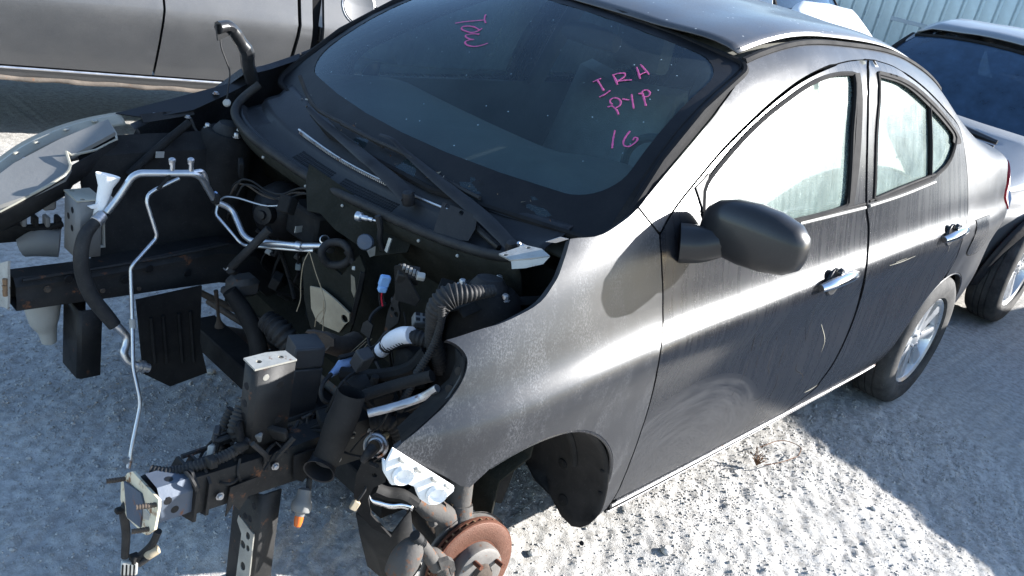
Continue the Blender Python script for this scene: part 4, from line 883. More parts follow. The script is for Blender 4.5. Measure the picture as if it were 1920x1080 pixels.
sp = plate('bare_face', [(-.4225, -.475, .13), (-.4225, -.505, .2), (-.4225, -.503, .31), (-.4225, -.44, .318), (-.4225, -.436, .30), (-.4225, -.458, .28), (-.4225, -.456, .20), (-.4225, -.455, .13)], .003, 'bare_metal', pl2, holes=[((-.4225, -.483, .292), .010, .8), ((-.4225, -.488, .262), .0085, .8), ((-.4225, -.468, .258), .010), ((-.4225, -.477, .205), .012, .8)])
plate('foot_flange', [(-.44, -.505, .118), (-.44, -.40, .118), (-.36, -.40, .12), (-.36, -.505, .12)], .004, 'bare_metal', pl2, holes=[((-.40, -.42, .119), .01)])
for y_, z_ in ((-.49, .375), (-.48, .335), (-.462, .33), (-.43, .35), (-.465, .385)): lathe('post_hole', [(0, 0), (.008, 0), (.009, -.002)], (-.4225, y_, z_), (-1, 0, 0), 'frit', pl2, n=10)
pR = post(1, -.405, .56, .715, .085, .06, mat='lamp_grey')  # upper post in a paler material that imitates sky light on it
plate('top_flange', [(-.437, .412, .718), (-.437, .498, .718), (-.372, .498, .719), (-.372, .412, .719)], .004, 'lamp_edge', pR, holes=[((-.42, .42, .718), .006), ((-.42, .485, .718), .006)])
for y_, z_ in ((.465, .66), (.44, .635), (.44, .685)): lathe('post_hole', [(0, 0), (.009, 0), (.010, -.002)], (-.437, y_, z_), (-1, 0, 0), 'frit', pR, n=10)
pR2 = post(1, -.40, .20, .41, .11, .06)
for y_, z_ in ((.47, .30), (.45, .31), (.455, .24), (.48, .375)): lathe('post_hole', [(0, 0), (.007, 0), (.008, -.002)], (-.432, y_, z_), (-1, 0, 0), 'frit', pR2, n=10)
# splash shield right, subframe, steering and suspension
SH = np.array([(-0.297, 0.36, 0.441), (-0.107, 0.36, 0.455), (-0.099, 0.36, 0.27), (-0.067, 0.36, 0.156), (-0.183, 0.36, 0.137), (-0.266, 0.36, 0.201)])
sh = plate('splash_shield', SH, .006, 'bay_dark', CAR)
for a_ in (.2, .38, .62, .8):
    p0 = SH[0] * (1 - a_) + SH[1] * a_; p1 = SH[5] * (1 - a_) + SH[3] * a_; tube('shield_rib', [p0 * .75 + p1 * .25 + (-.004, -.006, 0), p0 * .15 + p1 * .85 + (-.004, -.006, 0)], .006, 'bay_dark', sh, n=6)
beam('subframe', (-.02, -.50, .235), (-.02, .50, .235), .09, .07, 'bay_dark', CAR)
beam('subframe', (.20, -.42, .22), (.20, .42, .22), .11, .06, 'bay_dark', CAR)
for s_ in (-1, 1):
    tube('control_arm', [(.2, s_ * .36, .21), (.08, s_ * .45, .20), (.03, s_ * .58, .185), (.025, s_ * .66, .18)], [.03, .032, .026, .018], 'rust_dark', CAR, n=8)
    tube('tie_rod', [(.12, s_ * .25, .26), (.10, s_ * .5, .24), (.09, s_ * .66, .23)], .011, 'rust_dark', CAR, n=8)
tube('steering_rack', [(.13, -.32, .265), (.13, .32, .265)], .026, 'castiron', CAR, n=10)
tube('anti_roll_bar', [(.02, -.62, .30), (.10, -.5, .27), (.14, -.3, .28), (.14, .3, .28), (.10, .5, .27), (.02, .62, .30)], .011, 'rust_dark', CAR, n=8)
tube('link_rod', [(-0.037, 0.4, 0.409), (-0.019, 0.4, 0.307), (-0.014, 0.4, 0.284)], [.007, .007, .016], 'rust_dark', CAR, n=8)
tube('drive_shaft', [(-0.053, 0.3, 0.457), (-0.022, 0.27, 0.405), (-0.001, 0.22, 0.338), (0.003, 0.18, 0.251)], [.022, .026, .026, .03], 'soft_black', CAR, n=10)
tube('shaft_boot', [(-0.037, 0.12, 0.446), (-0.025, 0.06, 0.431), (0, 0.02, 0.396)], [.028, .034, .03], 'rubber', CAR, n=12, ribs=.016, amp=.1)
tube('coolant_hose', [(-0.034, 0.16, 0.702), (-0.066, 0.19, 0.638), (-0.087, 0.24, 0.564)], .012, 'rubber', CAR, n=8)
lathe('hose_end', [(0, .004), (.010, .004), (.014, 0), (.014, -.03)], [(-0.088, 0.245, 0.553)][0], (-.7, -.5, .4), 'rubber', CAR, n=12)
tube('hose_clamp', [(-0.107, 0.25, 0.557), (-0.099, 0.248, 0.552), (-0.095, 0.246, 0.559)], .002, 'steel', CAR, n=6)
box('engine_mount', [(0.007, 0.33, 0.451)][0], (.09, .07, .06), 'castiron', CAR, bev=.015)
box('mount_block', [(-0.025, 0.36, 0.425)][0], (.03, .03, .025), 'castiron', CAR, bev=.006)
# brake booster and pedal box
bo = lathe('brake_booster', [(0, .012), (.012, .011), (.014, .002), (.028, .0), (.030, -.006), (.030, -.03), (.06, -.05), (.085, -.09), (.09, -.12), (.085, -.15)], (.02, .285, .69), (-.85, -.45, .15), 'black_plastic', CAR, n=24)
bx = box('abs_block', (.12, .17, .70), (.10, .15, .10), 'soft_black', CAR, bev=.01)
for k_, (u_, v_) in enumerate(((0, 0), (.02, .02), (.035, .01))):
    tube('brake_pipe', np.array([(-0.041, 0.36, 0.728), (-0.034, 0.34, 0.766), (-0.018, 0.32, 0.769), (0.001, 0.27, 0.758), (0.007, 0.2, 0.772), (0.028, 0.16, 0.801), (0.038, 0.12, 0.815)]) + (0, -u_, v_), .0028, 'soft_black' if k_ else 'rust_dark', CAR, n=6)
tube('brake_pipe', [(-0.082, 0.36, 0.699), (-0.066, 0.35, 0.725), (-0.045, 0.33, 0.731), (0.002, 0.24, 0.736), (0.035, 0.14, 0.78)], .0028, 'steel', CAR, n=6)
tube('brake_pipe', [(-0.02, 0.33, 0.785), (-0.037, 0.35, 0.763), (-0.041, 0.36, 0.733)], .0025, 'soft_black', CAR, n=6)
# air-conditioning pipes and hose
thick = [(-0.373, 0.385, 0.694), (-0.344, 0.385, 0.733), (-0.313, 0.38, 0.789), (-0.296, 0.375, 0.8), (-0.169, 0.33, 0.808), (-0.148, 0.33, 0.795), (-0.103, 0.34, 0.729)]
ac = tube('aircon_pipe', thick, .0095, 'alu', CAR, n=12, straight=True, bevel=.03)
tube('aircon_pipe', [(-0.173, 0.33, 0.812), (-0.149, 0.33, 0.813), (-0.136, 0.33, 0.796), (-0.124, 0.335, 0.763)], .006, 'alu', CAR, n=8)
thin = [(-0.208, 0.335, 0.795), (-0.268, 0.345, 0.763), (-0.286, 0.345, 0.75), (-0.29, 0.34, 0.731), (-0.268, 0.32, 0.647), (-0.27, 0.32, 0.635), (-0.336, 0.3, 0.58), (-0.343, 0.3, 0.565), (-0.353, 0.255, 0.44), (-0.37, 0.2, 0.328), (-0.368, 0.16, 0.261), (-0.371, 0.15, 0.234), (-0.407, 0.11, 0.145), (-0.415, 0.1, 0.117)]
tp = tube('aircon_pipe', thin, .0052, 'alu', CAR, n=10, straight=True, bevel=.016)
tube('pipe_sleeve', [(-0.353, 0.256, 0.443), (-0.354, 0.248, 0.419)], .0085, 'milk_plastic', tp, n=10)
plate('pipe_flange', [(-0.436, 0.1, 0.124), (-0.422, 0.1, 0.128), (-0.405, 0.1, 0.117), (-0.407, 0.1, 0.101), (-0.43, 0.1, 0.11)], .006, 'alu', tp, holes=[])
lathe('pipe_tip', [(.003, .012), (.006, .012), (.007, 0), (.007, -.01)], [(-0.416, 0.1, 0.105)][0], (-.3, -.4, -.8), 'steel', tp, n=10)
for u_, v_ in ((323, 324), (358, 324)):
    pass
for p in [(-0.221, 0.35, 0.81), (-0.178, 0.333, 0.814)]:
    po = tube('service_port', [np.array(p) + (0, 0, -.004), np.array(p) + (0, 0, .02), np.array(p) + (-.002, 0, .021), np.array(p) + (-.002, 0, .030)], [.0065, .0065, .008, .008], 'alu', ac, n=10, sub=1)
    lathe('port_cap', [(0, .004), (.006, .004), (.009, .001), (.009, -.006)], np.array(p) + (-.002, 0, .032), (-.1, -.1, 1), 'steel', po, n=12)
tube('pipe_clip', [(-0.23, 0.345, 0.799), (-0.246, 0.34, 0.784), (-0.265, 0.335, 0.768)], [.006, .004, .005], 'soft_black', ac, n=6)
hose = [(-0.386, 0.385, 0.685), (-0.406, 0.375, 0.672), (-0.433, 0.365, 0.646), (-0.449, 0.35, 0.595), (-0.445, 0.335, 0.534), (-0.428, 0.32, 0.485), (-0.398, 0.305, 0.437), (-0.381, 0.295, 0.41)]
ho = tube('aircon_hose', hose, [.013, .0145, .0175, .019, .0195, .019, .0185, .0175], 'rubber', CAR, n=14)
for k_, r_ in ((0, .0155), (.35, .0165), (.7, .0165)):
    p = np.array(hose[0]) * (1 - k_) + np.array(hose[1]) * k_; d_ = np.array(hose[1]) - np.array(hose[0])
    lathe('crimp', [(r_ - .003, .006), (r_, .004), (r_, -.004), (r_ - .003, -.006)], p, d_, 'steel', ho, n=16)
ap = tube('hose_pipe', [(-0.383, 0.296, 0.415), (-0.369, 0.287, 0.399), (-0.355, 0.28, 0.377), (-0.359, 0.272, 0.356), (-0.367, 0.265, 0.339), (-0.359, 0.255, 0.316), (-0.331, 0.245, 0.299)], [.0135, .0115, .0105, .0105, .0105, .0105, .0105], 'alu', CAR, n=12)
d_ = np.array((.6, -.1, -.25)); p = np.array([(-0.326, 0.243, 0.299)][0])
lathe('hose_union', [(.008, .02), (.012, .02), (.012, .006), (.017, .006), (.017, -.002), (.014, -.003), (.014, -.007), (.017, -.008), (.017, -.013), (.008, -.013)], p, d_, 'steel', ap, n=16)
dn = [(-0.096, 0.34, 0.719), (-0.062, 0.33, 0.704), (-0.05, 0.32, 0.691), (-0.05, 0.26, 0.647), (-0.043, 0.23, 0.64), (0.017, 0.09, 0.676), (0.055, 0.02, 0.7)]
tube('aircon_pipe', dn, .0088, 'alu', CAR, n=10, straight=True, bevel=.02)
tube('aircon_pipe', [(-0.086, 0.345, 0.704), (-0.093, 0.34, 0.681), (-0.052, 0.275, 0.622), (-0.046, 0.255, 0.617), (0.022, 0.095, 0.661), (0.038, 0.05, 0.676)], .0048, 'alu', CAR, n=8, straight=True, bevel=.015)
box('pipe_bracket', [(-0.097, 0.34, 0.728)][0], (.02, .025, .03), 'soft_black', CAR, bev=.004)
box('pipe_tag', [(-0.094, 0.345, 0.74)][0], (.006, .012, .012), 'blue_cloth', CAR, bev=.002)
tube('pipe_collar', [(0.013, 0.095, 0.676), (0.02, 0.08, 0.678)], .0125, 'alu', CAR, n=12)
# washer filler
tk = lathe('filler_neck', [(.0, .030), (.016, .030), (.027, .056), (.030, .057), (.029, .051), (.018, .025), (.016, -.01), (.0155, -.045), (.014, -.07)], [(-0.372, 0.41, 0.729)][0], (.22, .10, .93), 'white_plastic', CAR, n=24)
plate('filler_tab', [(-0.417, 0.4, 0.71), (-0.394, 0.4, 0.713), (-0.379, 0.405, 0.734), (-0.357, 0.41, 0.734), (-0.347, 0.41, 0.721), (-0.357, 0.405, 0.706), (-0.374, 0.4, 0.702), (-0.407, 0.4, 0.702)], .006, 'white_plastic', tk)
wt = [[np.array(p) + (0, dy, 0) for p in [(-0.394, 0.44, 0.68), (-0.361, 0.44, 0.669), (-0.356, 0.44, 0.577), (-0.389, 0.44, 0.578)]] for dy in (-.012, .02)]
loft('filler_pipe', [[q_ for q_ in r_] for r_ in wt], 'milk_plastic', CAR, closed=True, thick=.004)
tube('washer_tank', [(-0.505, 0.6, 0.525), (-0.465, 0.58, 0.544), (-0.422, 0.56, 0.543)], [.03, .042, .04], 'lamp_grey', CAR, n=12)
tube('washer_tank', [(-0.482, 0.52, 0.401), (-0.476, 0.52, 0.335), (-0.468, 0.52, 0.304), (-0.462, 0.52, 0.265)], [.05, .038, .026, .02], 'milk_plastic', CAR, n=12)
# ------------------------------------------------------------------ right headlamp, seen from behind
HL = CAR
top_out = [(-0.6, 0.7, 0.673), (-0.538, 0.735, 0.709), (-0.447, 0.77, 0.758), (-0.358, 0.785, 0.794), (-0.271, 0.785, 0.821), (-0.188, 0.775, 0.841)]
rows = []
TO = cr(top_out, 6)
for k_, (dy, dz, dx) in enumerate(((.035, -.14, -.02), (.032, -.06, -.01), (.02, -.015, 0), (0, 0, 0), (-.03, .002, .0), (-.045, -.008, .004), (-.055, -.02, .006))):
    rows.append(TO + np.array((dx, dy, dz)))
hl_o = loft('headlamp', rows[3:], 'lamp_edge', CAR, thick=.003, ) 
loft('headlamp_lens', rows[:4], 'lamp_grey', hl_o, thick=.003)
hs = [(-0.641, 0.52, 0.663), (-0.564, 0.61, 0.717), (-0.504, 0.64, 0.737), (-0.388, 0.665, 0.799), (-0.247, 0.68, 0.834), (-0.25, 0.62, 0.81), (-0.385, 0.585, 0.78), (-0.399, 0.585, 0.791), (-0.405, 0.54, 0.767), (-0.432, 0.51, 0.752), (-0.513, 0.5, 0.711), (-0.584, 0.51, 0.665)]
hb = plate('lamp_housing', hs, .012, 'lamp_grey', hl_o)
0 and plate('lamp_step', [(-0.385, 0.585, 0.785), (-0.249, 0.67, 0.831), (-0.253, 0.615, 0.813), (-0.403, 0.545, 0.768), (-0.399, 0.585, 0.793)], .016, 'lamp_grey', hl_o)
lo = np.array(hs); base = [lo[0], lo[-1], lo[-2], lo[-3], lo[8], lo[5]]
loft('lamp_wall', [base, [p + np.array((.01, .02, -.055)) for p in base], [p + np.array((.03, .06, -.075)) for p in base]], 'rail_blue' if False else 'bay_dark', hl_o, thick=.003)
tube('housing_lip', [(-0.245, 0.678, 0.832), (-0.25, 0.622, 0.811), (-0.384, 0.587, 0.781), (-0.398, 0.587, 0.791), (-0.404, 0.542, 0.768), (-0.43, 0.512, 0.753), (-0.512, 0.502, 0.711), (-0.584, 0.512, 0.666)], .004, 'lamp_edge', hl_o, n=6, sub=2)
box('lamp_boss', [(-0.47, 0.655, 0.722)][0], (.045, .035, .045), 'lamp_grey', hl_o, R=basis((-.1, -.1, 1), (.8, .6, 0)), bev=.006)
lathe('boss_screw', [(0, .004), (.008, .004), (.010, 0)], np.array([(-0.475, 0.655, 0.746)][0]) + (0, 0, .004), (-.1, -.1, 1), 'steel', hl_o, n=10)
for p in [(-0.426, 0.72, 0.77), (-0.484, 0.7, 0.749), (-0.343, 0.735, 0.8), (-0.261, 0.745, 0.821)]: box('lens_clip', np.array(p) + (0, 0, .004), (.018, .010, .006), 'lamp_edge', hl_o, R=basis((0, 0, 1), (.8, .45, 0)), bev=.002)
for k_ in range(5):
    box('housing_rib', np.array([(-0.537, 0.58, 0.613)][0]) * (1 - k_ / 4) + np.array([(-0.424, 0.57, 0.603)][0]) * (k_ / 4), (.012, .03, .03), 'lamp_grey' if k_ % 2 else 'bay_dark', hl_o, bev=.003)
box('lamp_plug', [(-0.504, 0.57, 0.653)][0], (.03, .025, .025), 'rail_blue', hl_o, bev=.004); box('lamp_plug', [(-0.449, 0.57, 0.654)][0], (.035, .03, .03), 'lamp_grey', hl_o, bev=.006)
tube('lamp_lower_edge', [(-0.593, 0.56, 0.644), (-0.525, 0.58, 0.597), (-0.462, 0.57, 0.585), (-0.418, 0.55, 0.601)], .008, 'bay_dark', hl_o, n=6)
loft('lamp_under', [[(-0.59, 0.57, 0.637), (-0.525, 0.58, 0.594), (-0.414, 0.56, 0.597)], [(-0.583, 0.6, 0.545), (-0.505, 0.6, 0.544), (-0.415, 0.58, 0.57)]], 'bay_dark', hl_o, thick=.01)
# inner right fender edge parts
tube('wing_brace', [(-0.052, 0.6, 0.863), (-0.146, 0.58, 0.8), (-0.247, 0.55, 0.728)], .012, 'bay_dark', CAR, n=8)
tube('tower_wire', [(-0.027, 0.64, 0.863), (-0.018, 0.62, 0.832), (0.002, 0.6, 0.817), (0.033, 0.58, 0.822), (0.069, 0.54, 0.857)], .004, 'rubber', CAR, n=6)
tube('wire_tip', [(0.066, 0.542, 0.855), (0.077, 0.537, 0.861)], .0045, 'white_plastic', CAR, n=8)
plate('wing_flange', [(-0.206, 0.745, 0.86), (-0.031, 0.73, 0.892), (0.111, 0.71, 0.937), (0.191, 0.7, 0.992), (0.182, 0.675, 0.973), (0.091, 0.67, 0.92), (-0.005, 0.67, 0.87), (-0.097, 0.69, 0.849), (-0.148, 0.71, 0.849)], .004, 'mirror_paint', CAR)
plate('wing_bracket', [(-0.153, 0.7, 0.857), (-0.004, 0.68, 0.879), (0, 0.67, 0.865), (-0.148, 0.68, 0.839)], .004, 'rail_paint', CAR, holes=[([(-0.084, 0.69, 0.86)][0], .006)])

# ------------------------------------------------------------------ torn insulation, connectors, looms
FI = np.array([(-0.006, 0.05, 0.658), (0.036, 0.02, 0.689), (0.048, -0.08, 0.661), (0.039, -0.13, 0.736), (0.057, -0.15, 0.705), (0.057, -0.15, 0.644), (0.057, -0.14, 0.554), (0.057, -0.13, 0.493), (0.034, -0.06, 0.454), (0.037, 0, 0.474), (0.021, 0.03, 0.544)])
plate('torn_insulation', FI, .008, 'felt', CAR)
plate('insulation_lining', np.array([(0.01, 0, 0.596), (0.02, -0.04, 0.607), (0.035, -0.09, 0.594), (0.052, -0.135, 0.576), (0.054, -0.135, 0.552), (0.053, -0.12, 0.534), (0.051, -0.1, 0.5), (0.038, -0.05, 0.495), (0.034, -0.02, 0.5), (0.032, 0, 0.532)]) + (-.012, -.006, .004), .004, 'cream', CAR, holes=[(np.array([(0.046, -0.12, 0.551)][0]) + (-.012, -.006, .004), .012)])
plate('insulation_lining', np.array([(0.034, -0.135, 0.687), (0.043, -0.14, 0.68), (0.053, -0.14, 0.641), (0.051, -0.14, 0.621), (0.043, -0.135, 0.64)]) + (-.012, -.006, .004), .004, 'cream', CAR)
plate('torn_insulation', [(0.006, 0.1, 0.872), (0.025, 0.12, 0.908), (0.117, -0.05, 0.838), (0.142, -0.22, 0.835), (0.101, -0.24, 0.79), (0.061, -0.17, 0.751), (0.06, -0.03, 0.753), (0.021, 0.02, 0.797), (0.021, 0.06, 0.781)], .006, 'felt', CAR)
plate('felt_edge', [(0.032, -0.165, 0.708), (0.042, -0.17, 0.706), (0.046, -0.15, 0.548), (0.038, -0.145, 0.554)], .005, 'rail_paint', CAR)
rg_ = [(0.005, -0.03, 0.711), (0.022, -0.03, 0.731), (0.041, -0.06, 0.744), (0.044, -0.09, 0.737), (0.052, -0.09, 0.71), (0.043, -0.07, 0.686), (0.023, -0.04, 0.679)]
hr_ = tube('heater_hose', rg_, .011, 'rubber', CAR, n=10, closed=True)
tube('heater_hose', [(0.042, -0.085, 0.732), (0.055, -0.1, 0.706), (0.06, -0.11, 0.687), (0.067, -0.11, 0.676)], .009, 'rubber', CAR, n=10)
box('hose_tag', [(0.052, -0.115, 0.694)][0], (.012, .012, .012), 'zinc', CAR, R=basis((.2, .3, .9)), bev=.002)
lathe('heater_stub', [(.010, .02), (.013, .018), (.013, -.05)], [(0.037, 0, 0.722)][0], (-.5, -.3, .5), 'alu', CAR, n=14)
sn = lathe('brake_fitting', [(0, .062), (.003, .06), (.003, .048), (.0055, .046), (.0055, .036), (.0045, .034), (.007, .030), (.007, .016), (.012, .012), (.013, .0), (.011, -.002), (0, -.002)], [(0.039, -0.11, 0.838)][0], (.35, -.93, .1), 'alu', CAR, n=16)
tube('fitting_hose', [(0.054, -0.17, 0.86), (0.064, -0.175, 0.832), (0.069, -0.175, 0.796), (0.08, -0.18, 0.77)], .008, 'rubber', CAR, n=8)
lathe('vacuum_cap', [(0, .006), (.018, .005), (.021, 0), (.02, -.012)], [(0.032, -0.165, 0.79)][0], (-.7, -.6, .3), 'blue_plastic' if False else 'rail_blue', CAR, n=20)
plate('cap_bracket', [(0.029, -0.18, 0.773), (0.046, -0.19, 0.787), (0.048, -0.19, 0.763), (0.037, -0.185, 0.757)], .003, 'bare_metal', CAR)
plate('clip_bracket', [(0.07, -0.2, 0.777), (0.077, -0.2, 0.811), (0.078, -0.21, 0.812), (0.07, -0.21, 0.775)], .004, 'zinc', CAR)
for l_ in ([(-0.028, -0.04, 0.722), (-0.04, -0.04, 0.693), (-0.034, -0.03, 0.627), (-0.029, -0.03, 0.58), (-0.036, -0.03, 0.547)], [(-0.035, -0.05, 0.727), (-0.014, -0.06, 0.668), (-0.001, -0.08, 0.622), (0.001, -0.1, 0.584), (-0.009, -0.1, 0.539)], [(-0.008, -0.1, 0.609), (0, -0.1, 0.545), (0.005, -0.1, 0.481)], [(0.001, -0.1, 0.586), (-0.007, -0.08, 0.55), (-0.002, -0.07, 0.515)]):
    tube('dry_straw', np.array(l_) + (-.02, -.01, .005), .0013, 'straw', CAR, n=5)
for k_ in range(5):
    a = [(-0.001, -0.28, 0.573), (-0.041, -0.27, 0.534)]; a = np.array(a) + [(random.uniform(-.02, .02), 0, random.uniform(-.015, .015)) for _ in a]; tube('dry_straw', a, .0012, 'straw', CAR, n=5)
for p in [(-0.028, -0.04, 0.722)]: pass
# left inner wing shelf with fuse carrier
plate('relay_bracket', [(-0.032, -0.37, 0.738), (-0.029, -0.38, 0.784), (-0.022, -0.39, 0.767), (-0.028, -0.39, 0.733), (-0.027, -0.4, 0.713), (-0.029, -0.4, 0.689), (-0.026, -0.36, 0.641), (-0.026, -0.36, 0.691)], .004, 'rail_paint', CAR, holes=[([(-0.033, -0.375, 0.713)][0], .006), ([(-0.03, -0.39, 0.706)][0], .007)])
bc = box('relay_plug', [(-0.046, -0.35, 0.777)][0], (.024, .016, .028), 'blue_plastic', CAR, R=basis((.1, -.1, 1), (1, -.5, 0)), bev=.003)
box('plug_body', [(-0.049, -0.35, 0.758)][0], (.02, .018, .016), 'blue_plastic', bc, R=basis((.1, -.1, 1), (1, -.5, 0)), bev=.003)
for k_, m_ in enumerate(('soft_black', 'red_wire', 'soft_black')):
    tube('plug_wire', np.array([(-0.049, -0.35, 0.749), (-0.047, -0.35, 0.732), (-0.044, -0.355, 0.714)]) + (.004 * (k_ - 1), -.003 * (k_ - 1), 0), .002, m_, bc, n=5)
fh = box('fuse_holder', [(-0.042, -0.42, 0.824)][0], (.05, .035, .03), 'soft_black', CAR, R=basis((-.3, -.4, .85), (.7, -.6, 0)), bev=.003)
FH = np.array([(-0.048, -0.41, 0.833), (-0.039, -0.46, 0.832)])
for k_ in range(5):
    p = FH[0] * (1 - k_ / 5) + FH[1] * (k_ / 5); box('fuse', p + (-.012, -.012, .012), (.006, .013, .012), 'lamp_grey', fh, R=basis((-.3, -.4, .85), (.7, -.6, 0)), bev=.001)
box('fuse', FH[1] + (-.01, -.01, .01), (.018, .016, .014), 'milk_plastic', fh, R=basis((-.3, -.4, .85), (.7, -.6, 0)), bev=.002)
box('relay', [(-0.029, -0.42, 0.771)][0], (.02, .026, .03), 'lamp_grey', fh, bev=.003)
plate('carrier_wall', [(-0.07, -0.4, 0.839), (-0.067, -0.42, 0.851), (-0.036, -0.47, 0.785), (-0.041, -0.46, 0.762), (-0.043, -0.4, 0.754)], .004, 'bay_dark', CAR)
pc = box('loom_plug', [(-0.019, -0.46, 0.723)][0], (.032, .028, .026), 'lamp_grey', CAR, R=basis((-.2, -.5, .85), (.8, -.5, 0)), bev=.003)
for a_, b_ in ((-.008, -.006), (.008, -.006), (-.008, .008), (.008, .008)):
    B_ = basis((-.2, -.5, .85), (.8, -.5, 0)); box('plug_cell', np.array([(-0.019, -0.46, 0.723)][0]) + B_ @ np.array((a_, b_, .012)), (.010, .008, .004), 'frit', pc, R=B_, bev=0)
loom = [(0.015, -0.63, 0.87), (-0.046, -0.62, 0.869), (-0.079, -0.6, 0.859), (-0.098, -0.59, 0.833), (-0.09, -0.58, 0.789), (-0.073, -0.57, 0.735), (-0.048, -0.57, 0.69), (-0.03, -0.57, 0.651)]
lm = tube('wiring_loom', loom, [.012, .018, .026, .024, .019, .018, .018, .016], 'rubber', CAR, n=12, ribs=.009, amp=.07)
tube('wiring_loom', [(-0.11, -0.61, 0.848), (-0.098, -0.605, 0.796), (-0.101, -0.6, 0.743), (-0.13, -0.6, 0.691), (-0.149, -0.6, 0.644), (-0.156, -0.59, 0.593)], .0085, 'rubber', CAR, n=10, ribs=.006, amp=.1)
wtp = [(-0.031, -0.56, 0.694), (-0.056, -0.55, 0.716), (-0.078, -0.52, 0.72), (-0.089, -0.49, 0.706), (-0.098, -0.46, 0.678), (-0.096, -0.43, 0.641), (-0.101, -0.4, 0.61), (-0.108, -0.37, 0.585)]
wl_ = tube('wiring_loom', wtp, [.018, .018, .018, .019, .017, .014, .011, .009], 'rubber', CAR, n=12, ribs=.009, amp=.08)
tube('loom_tape', np.array([(-0.087, -0.515, 0.723), (-0.09, -0.49, 0.709), (-0.096, -0.465, 0.685), (-0.094, -0.45, 0.665)]) + (-.002, -.001, .004), [.0195, .0205, .020, .017], 'white_tape', wl_, n=12)
tube('loom_tape', [(-0.098, -0.448, 0.664), (-0.097, -0.435, 0.647)], .017, 'white_tape', wl_, n=12)
lathe('strut_plate', [(0, .008), (.02, .008), (.028, .004), (.03, -.004)], [(0.048, -0.56, 0.813)][0], (-.1, -.2, 1), 'bay_dark', CAR, n=16)
lathe('strut_plate', [(0, .008), (.018, .008), (.026, .004), (.028, -.004)], [(0.081, -0.58, 0.806)][0], (-.1, -.2, 1), 'bay_dark', CAR, n=16)
for p in [(0.057, -0.56, 0.814), (0.076, -0.58, 0.812)]: bolt('strut_nut', np.array(p) + (0, 0, .008), (-.1, -.2, 1), .006, .01, 'alu', CAR)
# cloth-wrapped plug, exhaust flange, fuse box, intake
cw = tube('cloth_plug', [(-0.124, -0.37, 0.6), (-0.152, -0.38, 0.597), (-0.177, -0.39, 0.593), (-0.209, -0.41, 0.598)], [.012, .015, .010, .006], 'blue_cloth', CAR, n=10)
tube('plug_cable', [(-0.208, -0.41, 0.599), (-0.242, -0.43, 0.596), (-0.253, -0.44, 0.582), (-0.251, -0.45, 0.566), (-0.227, -0.45, 0.553), (-0.21, -0.46, 0.564)], .005, 'rubber', cw, n=8)
tube('cloth_plug', [(-0.028, -0.27, 0.505), (-0.003, -0.27, 0.503), (0.014, -0.27, 0.503)], .007, 'grey_wire', CAR, n=8)
ef = plate('exhaust_flange', [(-0.15, -0.22, 0.567), (-0.155, -0.22, 0.593), (-0.148, -0.22, 0.604), (-0.134, -0.23, 0.609), (-0.121, -0.26, 0.611), (-0.112, -0.28, 0.602), (-0.106, -0.28, 0.584), (-0.126, -0.25, 0.567)], .01, 'rust_dark', CAR, holes=[([(-0.145, -0.22, 0.593)][0], .007)])
tube('exhaust_pipe', [(-0.116, -0.25, 0.582), (-0.062, -0.25, 0.556), (0.002, -0.22, 0.542)], .026, 'rust_dark', CAR, n=12)
FB = np.array([(-0.296, -0.385, 0.673), (-0.23, -0.4, 0.671), (-0.222, -0.395, 0.485), (-0.293, -0.38, 0.492)])
u_ = FB[1] - FB[0]; v_ = FB[3] - FB[0]; n_ = np.cross(u_, v_); n_ /= np.linalg.norm(n_); n_ = n_ if n_[0] > 0 else -n_
cu = np.linalg.norm(u_); cv = np.linalg.norm(v_); Bf = basis(n_, u_)
fb = box('fuse_box', FB.mean(0) + n_ * .03, (cu, cv, .06), 'box_plastic', CAR, R=Bf, bev=.006, seg=2)
box('fuse_box_lid', FB.mean(0) - v_ * .36 - n_ * .001, (cu * 1.03, cv * .27, .012), 'box_plastic', fb, R=Bf, bev=.004)
box('lid_panel', FB.mean(0) + v_ * .14 - n_ * .002, (cu * .97, cv * .68, .008), 'box_plastic', fb, R=Bf, bev=.003)
for k_ in (-.3, 0, .3): box('lid_latch', FB.mean(0) + v_ * .51 + u_ * k_, (.012, .008, .012), 'soft_black', fb, R=Bf, bev=.002)
tube('intake_duct', [(-0.276, -0.57, 0.66), (-0.283, -0.57, 0.624), (-0.292, -0.565, 0.578), (-0.299, -0.56, 0.531), (-0.306, -0.555, 0.494)], [.029, .031, .032, .029, .028], 'soft_black', CAR, n=20, caps=False)
dd = np.array([(-0.265, -0.505, 0.449)][0]) - np.array([(-0.251, -0.515, 0.536)][0])
lathe('intake_mouth', [(.026, -.03), (.029, -.02), (.029, .0), (.033, .012), (.034, .016), (.031, .015), (.027, .0), (.025, -.03), (0, -.032)], [(-0.317, -0.56, 0.485)][0], (-.72, -.52, -.30), 'black_plastic', CAR, n=28)
tube('corrugated_duct', [(-0.16, -0.52, 0.526), (-0.141, -0.55, 0.538), (-0.118, -0.57, 0.512), (-0.099, -0.58, 0.48)], .02, 'rubber', CAR, n=12, ribs=.011, amp=.1)
